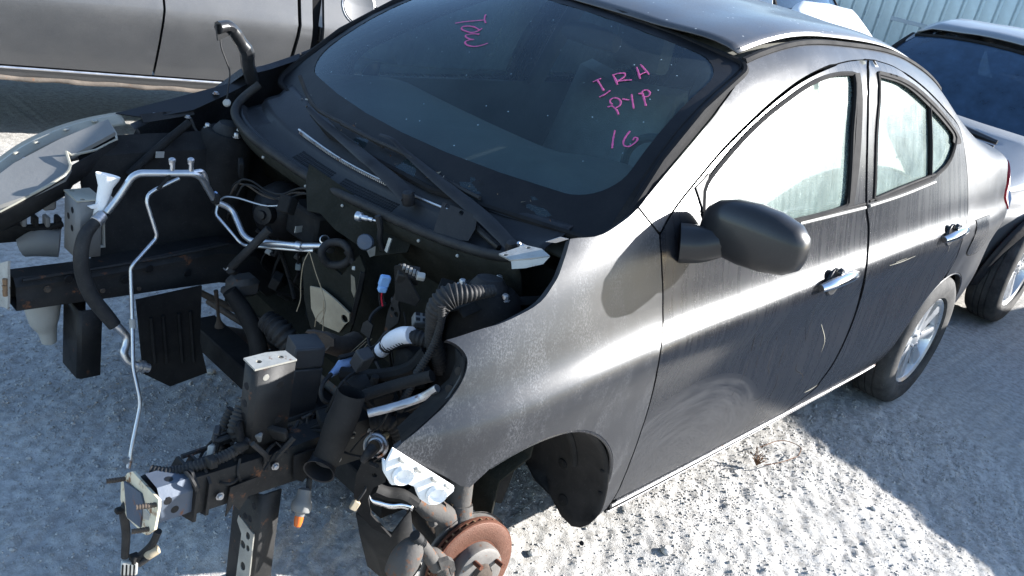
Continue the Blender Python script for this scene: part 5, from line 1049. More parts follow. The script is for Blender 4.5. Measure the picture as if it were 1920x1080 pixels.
# bulb socket and fog bulb hanging loose
so_ = lathe('bulb_socket', [(.022, .004), (.026, .002), (.027, -.004), (.022, -.005), (.018, -.001), (.014, .0), (.014, .012)], [(-0.242, -0.63, 0.555)][0], (-.75, -.45, .35), 'steel', CAR, n=24)
tube('socket_body', np.array([(-0.249, -0.635, 0.558), (-0.265, -0.64, 0.55), (-0.272, -0.635, 0.533)]) + (-.004, -.002, 0), [.013, .011, .007], 'rubber', so_, n=12)
tube('socket_spring', [(-0.253, -0.62, 0.584), (-0.248, -0.62, 0.576), (-0.234, -0.62, 0.57), (-0.226, -0.63, 0.558), (-0.223, -0.635, 0.536)], .0018, 'steel', so_, n=5)
fg = lathe('fog_bulb', [(0, -.03), (.008, -.03), (.012, -.018), (.020, -.016), (.023, -.006), (.021, .004), (.017, .010), (.014, .03), (.008, .034), (0, .034)], [(-0.338, -0.54, 0.382)][0], (.35, .35, .75), 'lamp_grey', CAR, n=18)
lathe('bulb_glass', [(0, -.050), (.007, -.047), (.0095, -.036), (.0095, -.026)], [(-0.338, -0.54, 0.382)][0], (.35, .35, .75), 'orange_lens', fg, n=14)
tube('fog_cable', [(-0.319, -0.53, 0.395), (-0.312, -0.52, 0.422), (-0.306, -0.5, 0.435), (-0.285, -0.49, 0.463), (-0.267, -0.49, 0.485)], .006, 'rubber', fg, n=8)
# harness over the left rail
hv = [(-0.621, -0.43, 0.499), (-0.602, -0.45, 0.499), (-0.586, -0.46, 0.501), (-0.553, -0.48, 0.516), (-0.515, -0.49, 0.526), (-0.481, -0.49, 0.534), (-0.447, -0.48, 0.541)]
tube('wiring_loom', hv, [.009, .010, .011, .011, .011, .011, .010], 'rubber', CAR, n=10, ribs=.007, amp=.09)
tube('wiring_loom', [(-0.442, -0.44, 0.596), (-0.458, -0.45, 0.572), (-0.463, -0.455, 0.554), (-0.456, -0.46, 0.542)], .0145, 'rubber', CAR, n=12, ribs=.008, amp=.09)
tube('wiring_loom', [(-0.439, -0.4, 0.566), (-0.45, -0.4, 0.54), (-0.455, -0.4, 0.503), (-0.45, -0.4, 0.472)], .012, 'rubber', CAR, n=12, ribs=.008, amp=.09)
tube('loose_wire', [(-0.458, -0.43, 0.537), (-0.494, -0.43, 0.527), (-0.513, -0.43, 0.507), (-0.527, -0.44, 0.499)], .003, 'rubber', CAR, n=6)
for k_, (m_, d_) in enumerate((('yellow_wire', 0), ('grey_wire', -3), ('green_wire', -6), ('grey_wire', 3))):
    tube('loose_wire', np.array([(-0.465, -0.46, 0.549), (-0.46, -0.465, 0.541), (-0.448, -0.467, 0.538), (-0.438, -0.47, 0.546)]) + (0, 0, -d_ * .0007), .0028, m_, CAR, n=6)
tube('loose_wire', [(-0.432, -0.47, 0.535), (-0.42, -0.47, 0.513), (-0.401, -0.465, 0.496)], .003, 'green_wire', CAR, n=6)
for l_ in ([(-0.434, -0.47, 0.532), (-0.418, -0.47, 0.487), (-0.382, -0.48, 0.448), (-0.34, -0.49, 0.426), (-0.301, -0.5, 0.433)], [(-0.354, -0.44, 0.529), (-0.318, -0.47, 0.509), (-0.283, -0.5, 0.503), (-0.247, -0.55, 0.488), (-0.229, -0.6, 0.5)], [(-0.474, -0.5, 0.519), (-0.482, -0.51, 0.496), (-0.472, -0.51, 0.466)]):
    tube('loose_wire', l_, .0028, 'rubber', CAR, n=6)
box('loom_wrap', [(-0.426, -0.47, 0.543)][0], (.03, .03, .03), 'soft_black', CAR, bev=.01)
# tails hanging from the flange
tube('hanging_loom', [(-0.633, -0.38, 0.42), (-0.642, -0.385, 0.4), (-0.651, -0.39, 0.388), (-0.645, -0.39, 0.326), (-0.645, -0.39, 0.265)], [.008, .009, .009, .0085, .008], 'rubber', CAR, n=8)
box('loom_clip', [(-0.658, -0.39, 0.389)][0], (.022, .014, .012), 'soft_black', CAR, bev=.003)
tube('hanging_loom', [(-0.593, -0.42, 0.331), (-0.599, -0.41, 0.293), (-0.612, -0.4, 0.267), (-0.627, -0.395, 0.253)], .008, 'rubber', CAR, n=8)
tube('hanging_loom', [(-0.593, -0.41, 0.277), (-0.606, -0.405, 0.258), (-0.622, -0.4, 0.244)], [.010, .009, .008], 'rubber', CAR, n=8)
tube('plug_tan', [(-0.589, -0.415, 0.281), (-0.601, -0.41, 0.272), (-0.607, -0.407, 0.264)], [.011, .012, .010], 'tan_plastic', CAR, n=8)
pk = box('harness_plug', [(-0.637, -0.395, 0.239)][0], (.032, .022, .03), 'zinc', CAR, R=basis((.2, .4, .85), (.8, -.4, 0)), bev=.003)
for k_ in range(4): box('plug_rib', np.array([(-0.639, -0.4, 0.243)][0]) + (-.008 + .006 * (k_ - 1.5), -.012 - .004 * (k_ - 1.5), .004), (.003, .004, .03), 'soft_black', pk, bev=.001)
box('plug_latch', [(-0.627, -0.395, 0.257)][0], (.018, .02, .02), 'soft_black', pk, bev=.003)
# ------------------------------------------------------------------ left front corner
wb = np.array([(-0.302, -0.747, 0.638), (-0.285, -0.757, 0.624), (-0.244, -0.772, 0.595), (-0.206, -0.784, 0.566), (-0.166, -0.795, 0.534)])
n_ = np.array((-.35, -.75, -.45)); n_ = n_ / np.linalg.norm(n_)
BRK = [(-0.311, -0.755, 0.647), (-0.177, -0.806, 0.546), (-0.177, -0.806, 0.537), (-0.198, -0.8, 0.511), (-0.219, -0.79, 0.507), (-0.237, -0.78, 0.521), (-0.246, -0.777, 0.541), (-0.249, -0.776, 0.551), (-0.271, -0.767, 0.564), (-0.28, -0.763, 0.56), (-0.299, -0.754, 0.563), (-0.312, -0.75, 0.585), (-0.318, -0.749, 0.614)]
br = plate('bumper_bracket', BRK, .008, 'white_plastic', CAR)
Bp = np.array(BRK); nb = np.cross(Bp[1] - Bp[0], Bp[7] - Bp[0]); nb /= np.linalg.norm(nb); nb = nb if nb[1] < 0 else -nb
for p in [(-0.284, -0.764, 0.589), (-0.211, -0.793, 0.536)]:
    lathe('bracket_cup', [(0, -.003), (.013, -.001), (.018, .009), (.0195, .011), (.0205, .006), (.022, .001)], np.array(p) + nb * .004, nb, 'white_plastic', br, n=22)
for p in [(-0.293, -0.762, 0.624), (-0.257, -0.776, 0.598), (-0.223, -0.79, 0.572), (-0.193, -0.8, 0.551)]: box('bracket_tab', np.array(p) + nb * .006, (.016, .008, .008), 'milk_plastic', br, R=basis(nb, Bp[1] - Bp[0]), bev=.002)
loft('bracket_rim', [Bp[[12, 11, 10, 9, 8, 7, 6, 5, 4, 3]], Bp[[12, 11, 10, 9, 8, 7, 6, 5, 4, 3]] - nb * .02 + (0, 0, -.004)], 'white_plastic', br, thick=.004)
# dark lower mount with a big hole, bright bent strip
lb = plate('lamp_mount', [(-0.261, -0.62, 0.52), (-0.235, -0.66, 0.529), (-0.225, -0.66, 0.475), (-0.236, -0.64, 0.453), (-0.237, -0.63, 0.418), (-0.219, -0.63, 0.373), (-0.176, -0.66, 0.321), (-0.208, -0.63, 0.335), (-0.242, -0.61, 0.371), (-0.256, -0.605, 0.416), (-0.263, -0.61, 0.477)], .006, 'bay_dark', CAR, holes=[([(-0.239, -0.64, 0.489)][0], .006)])
strip = cr([(-0.226, -0.62, 0.421), (-0.223, -0.625, 0.41), (-0.211, -0.64, 0.408), (-0.192, -0.66, 0.407), (-0.177, -0.675, 0.413), (-0.158, -0.69, 0.408)], 4)
loft('bent_strip', [strip, strip + np.array((0, 0, -.012))], 'chrome', CAR, thick=.002)
tube('liner_scrap', [(-0.199, -0.6, 0.412), (-0.166, -0.61, 0.392), (-0.136, -0.63, 0.387), (-0.11, -0.65, 0.368)], .016, 'soft_black', CAR, n=8)
loft('undertray', [[(-0.227, -0.59, 0.351), (-0.198, -0.62, 0.324), (-0.166, -0.65, 0.31), (-0.165, -0.69, 0.403)], [(-0.187, -0.57, 0.261), (-0.158, -0.6, 0.224), (-0.122, -0.63, 0.199), (-0.106, -0.66, 0.276)], [(-0.126, -0.55, 0.125), (-0.094, -0.58, 0.091), (-0.047, -0.61, 0.067), (-0.039, -0.64, 0.153)]], 'soft_black', CAR, thick=.006)
# strut, knuckle, caliper carrier and brake disc
RC = np.array((.03, -.735, .188)); RA = np.array((-.10, -.985, .12)); RA /= np.linalg.norm(RA)
dsc = lathe('brake_disc', [(.068, .004), (.120, .004), (.122, .003), (.122, -.004), (.106, -.0045), (.106, -.0115), (.122, -.012), (.122, -.019), (.120, -.02), (.068, -.02)], RC, RA, 'rust', CAR, n=56)
lathe('friction_face', [(.074, .0041), (.076, .0052), (.1165, .0052), (.118, .0041)], RC, RA, 'disc_face', dsc, n=56)
lathe('disc_hat', [(.0, .036), (.03, .036), (.058, .036), (.066, .032), (.069, .024), (.069, .004)], RC, RA, 'hub_metal', dsc, n=40)
lathe('hub_nose', [(0, .052), (.018, .052), (.026, .048), (.03, .037)], RC, RA, 'rust_dark', dsc, n=20)
Br = basis(RA)
for k_ in range(36):
    a = 2 * math.pi * k_ / 36; d_ = Br[:, 0] * math.cos(a) + Br[:, 1] * math.sin(a); beam('vane', RC + d_ * .105 - RA * .008, RC + d_ * .1215 - RA * .008, .004, .0085, 'rust_light', dsc, up=RA, bev=0)
for k_ in range(4):
    a = .5 + math.pi / 2 * k_; d_ = Br[:, 0] * math.cos(a) + Br[:, 1] * math.sin(a); tube('wheel_stud', [RC + d_ * .05 + RA * .034, RC + d_ * .05 + RA * .05, RC + d_ * .05 + RA * .062], .006, 'rust', dsc, n=8, ribs=.004, amp=.06)
lathe('splash_plate', [(.05, 0), (.125, 0), (.129, .004), (.127, -.004), (.05, -.004)], RC - RA * .03, RA, 'hub_metal', CAR, n=40)
tube('strut', [(.035, -.60, .80), (.035, -.63, .60), (.03, -.645, .42), (.03, -.655, .30)], [.022, .026, .027, .03], 'castiron', CAR, n=14)
plate('strut_ear', [(-0.002, -0.66, 0.333), (0.026, -0.66, 0.324), (0.038, -0.665, 0.285), (0.054, -0.67, 0.247), (0.033, -0.665, 0.236), (0.014, -0.66, 0.288)], .006, 'rust_light', CAR)
tube('knuckle', [(.03, -.66, .32), (.02, -.685, .24), (.03, -.69, .20), (.03, -.68, .13)], [.03, .04, .05, .03], 'castiron', CAR, n=10)
for p in [(-0.045, -0.66, 0.304), (-0.034, -0.655, 0.335)]: bolt('strut_bolt', p, (-.9, -.3, .1), .012, .02, 'castiron', CAR)
tube('knuckle_arm', [(-0.101, -0.64, 0.366), (-0.063, -0.65, 0.335), (-0.014, -0.66, 0.3), (0.004, -0.67, 0.236)], [.015, .024, .03, .03], 'castiron', CAR, n=10)
cal = tube('caliper_carrier', [(-0.218, -0.74, 0.29), (-0.208, -0.745, 0.328), (-0.191, -0.745, 0.353), (-0.179, -0.745, 0.367)], [.03, .033, .026, .014], 'castiron', CAR, n=12)
tube('slide_boot', [(-0.197, -0.748, 0.388), (-0.183, -0.75, 0.369), (-0.172, -0.752, 0.355)], [.011, .0125, .011], 'rubber', cal, n=12, ribs=.006, amp=.1)
tube('slide_pin', [(-0.176, -0.752, 0.359), (-0.149, -0.757, 0.319), (-0.124, -0.762, 0.279)], [.013, .0155, .0155], 'castiron', cal, n=12)
plate('carrier_ear', [(-0.137, -0.775, 0.312), (-0.114, -0.78, 0.316), (-0.101, -0.785, 0.306), (-0.091, -0.785, 0.281), (-0.096, -0.785, 0.26), (-0.108, -0.78, 0.291), (-0.125, -0.775, 0.286)], .012, 'castiron', cal)
tube('carrier_back', [(-0.119, -0.72, 0.288), (-0.102, -0.73, 0.281), (-0.079, -0.74, 0.247), (-0.056, -0.74, 0.205)], [.012, .016, .02, .02], 'castiron', cal, n=8)
# wheel-arch liner behind the wheel
AC = (.075, .265); lin_ = []
for a in np.linspace(-16, 100, 26):
    ar = math.radians(a); kk = min(1, max(0, (12 - a) / 28)); kk = kk * kk; lin_.append([(AC[0] + r_ * math.cos(ar), y_ + (-.79 - y_) * kk * .3, AC[1] + r_ * math.sin(ar * (1 if a > 0 else e_))) for r_, y_, e_ in ((.332, -.815, .35), (.325, -.80, .62), (.328, -.77, .9), (.318, -.74, 1.), (.322, -.68, .95), (.325, -.60, .6), (.30, -.54, .3))])
li = loft('arch_liner', lin_, 'soft_black', CAR, thick=.004)
for a, y_, r_ in ((-8, -.70, .016), (10, -.67, .014), (35, -.66, .012)):
    ar = math.radians(a); lathe('liner_dimple', [(0, .004), (r_, .002), (r_ * 1.15, -.004)], (AC[0] + .318 * math.cos(ar), y_, AC[1] + .318 * math.sin(ar)), (-math.cos(ar), 0, -math.sin(ar)), 'bay_dark', li, n=14)
for a in (-20, -6, 8, 22):
    ar = math.radians(a); lathe('liner_clip', [(0, .003), (.006, .002), (.007, 0)], (AC[0] + .322 * math.cos(ar), -.80, AC[1] + .322 * math.sin(ar)), (-math.cos(ar), -.2, -math.sin(ar)), 'trim_black', li, n=8)
tube('liner_rib', [(AC[0] + .315 * math.cos(math.radians(a)), -.71, AC[1] + .315 * math.sin(math.radians(a))) for a in (15, 25, 35, 45)], .01, 'soft_black', li, n=6)
plate('inner_arch', [(.32, -.55, .14), (.36, -.55, .3), (.3, -.55, .55), (.0, -.55, .62), (-.15, -.55, .55), (-.1, -.56, .42), (.2, -.56, .2)], .004, 'bay_dark', CAR)
tube('lower_arm_bar', [(.36, -.5, .17), (.15, -.52, .22), (.0, -.54, .27)], .03, 'bay_dark', CAR, n=8)
# inner flange of the left headlamp opening
fe = [(873, 668), (877, 690), (858, 735), (815, 782), (760, 830)]
E1 = np.array([(-0.148, -0.741, 0.796), (-0.16, -0.753, 0.76), (-0.187, -0.756, 0.723), (-0.236, -0.755, 0.684), (-0.288, -0.751, 0.647)]); E2 = E1 + np.array([(.02, .05, -.005), (.05, .07, -.01), (.07, .075, -.01), (.06, .07, -.005), (.03, .05, 0)])
plate_o = loft('lamp_opening', [E1 + (0.004, .004, 0), (E1 + E2) / 2 + (.004, 0, -.004), E2], 'bay_dark', CAR, thick=.003)
for i_ in (1, 2): lathe('opening_hole', [(0, .002), (.009, .002), (.010, 0)], (E1[i_] + E2[i_]) / 2, (-.8, -.3, .2), 'frit', plate_o, n=10)
tube('lamp_stay', [(-0.25, -0.6, 0.619), (-0.208, -0.63, 0.641), (-0.167, -0.66, 0.669), (-0.157, -0.69, 0.705)], .009, 'steel', CAR, n=8)
tube('lamp_stay', [(-0.257, -0.52, 0.594), (-0.201, -0.55, 0.629), (-0.147, -0.6, 0.67), (-0.128, -0.64, 0.7)], .013, 'soft_black', CAR, n=8)
tube('inner_brace', [(-0.188, -0.42, 0.602), (-0.147, -0.48, 0.618), (-0.097, -0.54, 0.658), (-0.077, -0.56, 0.704)], .016, 'bay_dark', CAR, n=8)
box('inner_block', [(-0.062, -0.5, 0.649)][0], (.06, .06, .07), 'bay_dark', CAR, bev=.01)
box('inner_block', [(-0.155, -0.5, 0.583)][0], (.08, .07, .05), 'bay_dark', CAR, bev=.012)
tube('inner_cup', [(-0.197, -0.47, 0.57), (-0.191, -0.47, 0.582), (-0.157, -0.48, 0.593)], [.02, .03, .034], 'soft_black', CAR, n=14)
lathe('inner_knob', [(0, .02), (.008, .02), (.01, .0), (.02, -.004), (.02, -.02)], [(-0.161, -0.5, 0.614)][0], (0, -.2, 1), 'soft_black', CAR, n=12)
0 and plate('inner_panel', [(-0.099, -0.4, 0.682), (-0.063, -0.46, 0.732), (-0.06, -0.52, 0.707), (-0.112, -0.54, 0.662), (-0.13, -0.46, 0.61)], .005, 'bay_dark', CAR)
plate('inner_tab', [(-0.046, -0.3, 0.644), (-0.043, -0.31, 0.655), (-0.041, -0.33, 0.65), (-0.044, -0.33, 0.616), (-0.051, -0.3, 0.62)], .004, 'rail_paint', CAR)

# crowded small stuff of the bay: leads, clips, brackets
rb = random.Random(12)
def rp(box_): return np.array([rb.uniform(a, b_) for a, b_ in box_])
for (bx_, n_w) in ((((-.06, .15), (-.50, -.15), (.40, .80)), 16), (((-.22, -.02), (-.62, -.40), (.50, .70)), 12), (((.0, .18), (.05, .45), (.45, .80)), 12), (((-.50, -.22), (-.515, -.43), (.515, .56)), 14)):
    for k_ in range(n_w):
        p0 = rp(bx_); p3 = p0 + np.array([rb.uniform(-.12, .12), rb.uniform(-.14, .14) * (.3 if bx_[0][0] < -.4 else 1), rb.uniform(-.22, .05) * (.2 if bx_[0][0] < -.4 else 1)]); m1 = (p0 + p3) / 2 + rp(((-.05, .05),) * 3) - (0, 0, .04)
        if k_ % 3 == 0: box('connector', p3, (.012, .016, .022), rb.choice(('lamp_grey', 'milk_plastic', 'box_plastic', 'tan_plastic', 'grey_wire', 'box_plastic')), CAR, R=basis(p3 - m1 + 1e-4, (rb.uniform(-1, 1), 1, .2)), bev=.002)
        tube('bay_lead', [p0, (p0 + m1) / 2 + rp(((-.02, .02),) * 3), m1, p3], rb.choice((.0022, .003, .0045, .006)), rb.choice(('soft_black', 'rubber', 'soft_black', 'rail_paint')), CAR, n=6, sub=4)
    for k_ in range(n_w // 3):
        p0 = rp(bx_); box('bay_bracket', p0, (rb.uniform(.015, .05), rb.uniform(.01, .04), rb.uniform(.015, .05)), rb.choice(('soft_black', 'bay_dark', 'box_plastic')), CAR, R=basis((rb.uniform(-.5, .5), rb.uniform(-.5, .5), 1), (rb.uniform(-1, 1), 1, 0)), bev=.003)
for p in [(-0.154, 0.56, 0.783), (0.031, 0.12, 0.711)]: box('paper_label', p, (.03, .002, .018), 'milk_plastic', CAR, R=basis((.1, .1, 1), (.9, .3, 0)), bev=0)
box('cradle_plate', (.12, -.08, .235), (.34, .72, .012), 'bay_dark', CAR, bev=0)
plate('cradle_gusset', [(-.06, -.44, .30), (.2, -.44, .24), (.2, -.40, .14), (-.06, -.40, .17)], .006, 'bay_dark', CAR)

# ------------------------------------------------------------------ other vehicles of the yard
def xform(T):
    return lambda q: T(body(q))
def carshell(root, T, paint, glass, wheels=True, wz=.30, wr=.305, rim='alloy', arch=True, bonnet=True, clad=None, lower=None):
    """a complete parked car from the same kind of body surface, reshaped by T"""
    sf = xform(T); parts = []
    fa = archpts(.0, .29, .36, 186, -6); ra = archpts(2.6, .29, .36, 186, -6)
    low = [(-.58, .3)] + fa + [(.6, .3), (1.5, .3)] + ra + [(3.47, .3)]
    belt = [(3.47, 7), (3.0, 7), (2.6, 7), (2.0, 7), (1.5, 7), (1.0, 7), (.5, 7), (.3, 7), (.1, 7), (-.2, 7), (-.45, 7), (-.58, 7)]
    sd = panel('body_side', low + belt, lower or paint, root, surf=sf, step=.06, gap=0, rim=.02); parts.append(sd)
    pil = seg([(.3, 7), (.5, 9), (.87, 10.05)], [(.87, 10.05), (1.5, 10.05), (2.4, 10.05)], [(2.4, 10.05), (2.75, 8.6), (2.95, 7.0)], [(2.95, 7), (1.6, 7), (.3, 7)])
    w1 = [(.55, 7.15), (.98, 8.95), (1.44, 9.05), (1.44, 7.15)]; w2 = [(1.54, 7.15), (1.54, 9.05), (2.05, 8.95), (2.42, 7.9), (2.35, 7.15)]
    parts.append(panel('door_frame', pil, paint, root, holes=[w1, w2], surf=sf, step=.06, gap=0, rim=.02))
    for w_ in (w1, w2): parts.append(panel('side_window', w_, glass, root, surf=sf, step=.08, gap=-.005, rim=0, off=-.012))
    for p in parts: mirror_local(p)
    def lat(x0, x1, k, dz=0): return [[(lambda p: (p[0], p[1] * np.sign(a_), p[2] + dz))(sf((x_, 12 - abs(a_) * k))[0] * np.array((1, -1, 1))) if a_ else sf((x_, 11.999))[0] for a_ in np.linspace(-1, 1, 13)] for x_ in np.linspace(x0, x1, 12)]
    loft('roof', lat(.86, 2.4, 1.95), paint, root, thick=.01); loft('rear_window', lat(2.42, 2.93, 1.9), glass, root, flip=True); loft('boot_lid', lat(2.95, 3.47, 5.), paint, root, thick=.01)
    if bonnet: loft('bonnet', lat(-.58, .17, 5.), paint, root, thick=.01)
    rows = [[T(glassw((a_, b_)))[0] for a_ in np.linspace(-.97, .97, 17)] for b_ in np.linspace(.03, .98, 10)]
    ws_ = loft('windscreen', rows, glass, root, flip=True)
    for a0 in (-1, 1): tube('windscreen_edge', [T(glassw((a0 * .985, b_)))[0] for b_ in np.linspace(0, 1, 10)], .02, 'trim_black', ws_, n=6, sub=1)
    for b0 in (0.02, .985): tube('windscreen_edge', [T(glassw((a_, b0)))[0] for a_ in np.linspace(-1, 1, 12)], .016, 'trim_black', ws_, n=6, sub=1)
    q_ = sf([(-.58, v_) for v_ in np.linspace(.3, 8, 10)]); nose = [[(p[0] - .16 * (1 - a_ * a_), p[1] * -a_ * 1.0, p[2]) for a_ in np.linspace(-1, 1, 13)] for p in q_]
    fr = loft('front_bumper', nose, paint, root, thick=.01)
    q_ = sf([(3.47, v_) for v_ in np.linspace(.3, 8, 10)]); loft('rear_bumper', [[(p[0] + .1 * (1 - a_ * a_), p[1] * -a_, p[2]) for a_ in np.linspace(-1, 1, 13)] for p in q_], paint, root, thick=.01)
    z0 = sf((1.5, .5))[0]; box('underbody', (T(np.array([[1.4, 0, .27]]))[0]), (abs(sf((3.3, 1))[0][0] - sf((-.4, 1))[0][0]), 1.4, .1), 'bay_dark', root)
    box('cabin_floor', T(np.array([[1.5, 0, .5]]))[0], (2.2, 1.35, .4), 'interior', root, bev=.05)
    for sx in (1.25, 2.15): box('seat_back', T(np.array([[sx + .35, 0, .95]]))[0], (.12, 1.2, .55), 'interior', root, bev=.04)
    wheels_ = []
    for x_ in (0, 2.6):
        for s_ in (-1, 1):
            c_ = T(np.array([[x_, s_ * .735, 0]]))[0]; c_[2] = wz; wheels_.append(wheel(c_, s_, root, R0=wr, rr=wr * .66, nsp=5, spoke=rim))
    for s_ in (-1, 1):
        p = sf((-.42, 6.2))[0]; lathe('headlight', [(0, .03), (.08, .02), (.12, -.03)], (p[0], -s_ * p[1] * .93, p[2] - .02), (-.8, -s_ * -.4 * np.sign(p[1]), .3), 'alu', root, n=16)
        p = sf((.56, 7.3))[0]; tube('wing_mirror', [(p[0], s_ * abs(p[1]), p[2] + .02), (p[0], s_ * (abs(p[1]) + .1), p[2] + .06), (p[0] + .02, s_ * (abs(p[1]) + .2), p[2] + .06)], [.03, .075, .05], 'trim_black', root, n=10)
    if clad:
        for x0, a_ in ((0, fa), (2.6, ra)):
            for s_ in (-1, 1):
                P_ = sf(a_) * np.array((1, -s_, 1)); C_ = np.array((T(np.array([[x0, 0, 0]]))[0][0], 0, .3)); d_ = P_ - C_; d_[:, 1] = 0; d_ /= np.linalg.norm(d_, axis=1)[:, None]
                loft('arch_cladding', [P_ + d_ * .09 + (0, s_ * .006, 0), P_ + d_ * .05 + (0, s_ * .03, 0), P_ + (0, s_ * .03, 0), P_ - d_ * .012 + (0, -s_ * .03, 0)], clad, root, thick=.006)
    return root
def mirror_local(o):
    me = o.data; V = np.empty(len(me.vertices) * 3); me.vertices.foreach_get('co', V); V = V.reshape(-1, 3).copy(); V[:, 1] *= -1
    return mk(o.name.split('.')[0], V, [list(reversed(p.vertices)) for p in me.polygons], me.materials[0], o.parent)
paintmat('suv_silver', (.22, .235, .25), metal=.6, dust=.25, rough=.4)
paintmat('suv_dark', (.05, .055, .062), metal=.3, dust=.3, rough=.5)
paintmat('white_paint', (.72, .72, .72), metal=0, dust=.2, rough=.3, fleck=False)
paintmat('navy_paint', (.03, .045, .09), metal=.3, dust=.2)
paintmat('truck_silver', (.082, .084, .088), metal=.7, dust=.3, rough=.40, dustcol=(.15, .145, .135))
glassmat('dark_glass', (.10, .13, .16), dust=.4, dustcol=(.07, .125, .21))  # blue dust colour paints the sky reflection into the panes
def scal(sx, sy, sz): return lambda p: np.atleast_2d(np.asarray(p, float)) * np.array((sx, sy, sz))
suv = thing('parked_crossover', 'silver crossover with black wheel-arch cladding parked nose to the rear of the stripped sedan', 'car', (4.42, .12, 0), 0, local=True)
def suvT(p):
    p = np.atleast_2d(np.asarray(p, float)) * np.array((1.02, 1.03, 1)); p[:, 2] = np.interp(p[:, 2], [0, .6, .95, 1.05, 1.5], [0, .63, .90, .97, 1.60]); return p
carshell(suv, suvT, 'suv_silver', 'dark_glass', wz=.335, wr=.34, clad='black_plastic', lower='suv_dark')
white = thing('parked_white_truck', 'tall white vehicle glaring in the sun beyond the sedan roof, before the metal fence', 'truck', (7.0, 2.02, 0), math.radians(90), local=True)
carshell(white, scal(1.0, 1.0, 1.3), 'white_paint', 'dark_glass')
shade = thing('parked_neighbour_car', 'grey sedan standing beside the rear wheel just out of frame, casting the blue shadow', 'car', (3.75, -2.81, 0), 0, local=True)
carshell(shade, scal(1.0, 1.0, .97), 'suv_dark', 'dark_glass')
# ------------------------------------------------------------------ pickup across the lane
TR = thing('silver_pickup', 'dusty silver pickup with a rusty sill parked across behind the sedan nose', 'pickup', (1.682, 2.524, 0), math.atan2(-.2, 1.0), local=True)
def tside(x, z):
    """outer face of the pickup, local, facing -y"""
    y = np.interp(z, [.36, .42, .50, .62, .74, .80, .84, .95, 1.05, 1.15], [.11, .075, .048, .018, 0, .006, .022, .06, .085, .12])
    return y
def tsurf(q):
    q = np.atleast_2d(np.asarray(q, float)); return np.stack([q[:, 0], tside(q[:, 0], q[:, 1]), q[:, 1]], 1)
def tpanel(name, o, mat, holes=(), **kw): return panel(name, o, mat, TR, surf=tsurf, vs=1., step=.05, rim=.03, ref=(0, -1, 0), holes=holes, **kw)
def tarc(cx, a0, a1, r=.42): return [(cx + r * math.cos(math.radians(a)), .40 + r * math.sin(math.radians(a))) for a in np.linspace(a0, a1, 18)]
G_ = .012
tpanel('front_fender', [(-3.15, .45), *[(x, max(z, .42)) for x, z in tarc(-2.62, 176, 4)], (-2.08, .42), (-2.08, 1.12), (-3.2, 1.08)], 'truck_silver')
tpanel('front_door', [(-2.065, .445), (-.857, .445), (-.832, .8), (-.847, 1.14), (-2.065, 1.12)], 'truck_silver')
tpanel('rear_door', [(-.85, .445), (-.16, .445), (-.115, .8), (-.12, 1.14), (-.84, 1.14), (-.825, .8)], 'truck_silver')
tpanel('cab_corner', [(-.145, .42), (-.03, .42), (-.03, 1.14), (-.105, 1.14), (-.10, .8)], 'truck_silver')
bed = tpanel('bed_side', [(.035, .45), (.42, .45), *[(x, max(z, .45)) for x, z in tarc(1.0, 178, 2)], (2.1, .45), (2.1, 1.15), (.035, 1.15)], 'truck_silver')
tpanel('sill', [(-2.1, .37), (-.03, .37), (-.03, .435), (-2.1, .435)], 'truck_silver')
M('truck_rust', (.085, .074, .064), .8, dust=.5, rust=.03, scale=12, dustcol=(.25, .2, .16))
tube('sill_rust_edge', [(x, .10 + .004 * math.sin(x * 37), .375 + .003 * math.sin(x * 23)) for x in np.linspace(-2.1, -.03, 50)], .014, 'truck_rust', TR, n=8, sub=1)
tube('sill_bead', [(-2.1, .066, .434), (-1, .066, .434), (-.03, .066, .434)], .006, 'alu', TR, n=6)
loft('fuel_door', [[(.25 + r_ * math.cos(a), tside(0, .94 + r_ * math.sin(a)) - d_, .94 + r_ * math.sin(a)) for a in np.linspace(0, 2 * math.pi, 28)] for r_, d_ in ((.098, -.004), (.098, .003), (.092, .006), (.085, .004), (.0, .004))], 'truck_silver', bed)
tube('fuel_door_ring', [(.25 + .102 * math.cos(a), tside(0, .94 + .102 * math.sin(a)) - .002, .94 + .102 * math.sin(a)) for a in np.linspace(0, 2 * math.pi, 28)], .003, 'alu', bed, n=6, sub=1)
box('fuel_door_notch', (.36, tside(0, .94) - .002, .93), (.025, .008, .03), 'trim_black', bed, bev=.003)
box('cab_gap', (.0, .12, .78), (.055, .1, .72), 'trim_black', TR, bev=0)
box('cab_body', (-1.1, .98, .78), (2.1, 1.72, .66), 'bay_dark', TR, bev=.02)
cab = loft('cab_roof', [[(x_, y_, z_) for x_, z_ in ((-2.05, 1.14), (-1.35, 1.72), (-.9, 1.80), (-.3, 1.78), (-.1, 1.14))] for y_ in (.08, .16, .98, 1.8, 1.88)], 'truck_silver', TR, thick=.02)
for x0, x1 in ((-1.85, -.9), (-.8, -.2)): loft('cab_window', [[(x0, .085, 1.16), (x1, .085, 1.16)], [(x0 + (.45 if x0 < -1.5 else .03), .15, 1.66), (x1 - .03, .15, 1.68)]], 'dark_glass', cab)
box('engine_cover', (-2.65, .98, 1.05), (1.1, 1.75, .12), 'truck_silver', TR, bev=.04, seg=2)
box('bed_floor', (1.07, .98, .75), (2.05, 1.8, .08), 'truck_silver', TR)
for y_ in (.1, 1.9): box('bed_rail', (1.07, y_, 1.13), (2.07, .07, .06), 'truck_silver', TR)
box('tailgate', (2.12, .98, .9), (.06, 1.8, .5), 'truck_silver', TR); box('grille', (-3.2, .98, .8), (.1, 1.7, .5), 'truck_silver', TR, bev=.04)
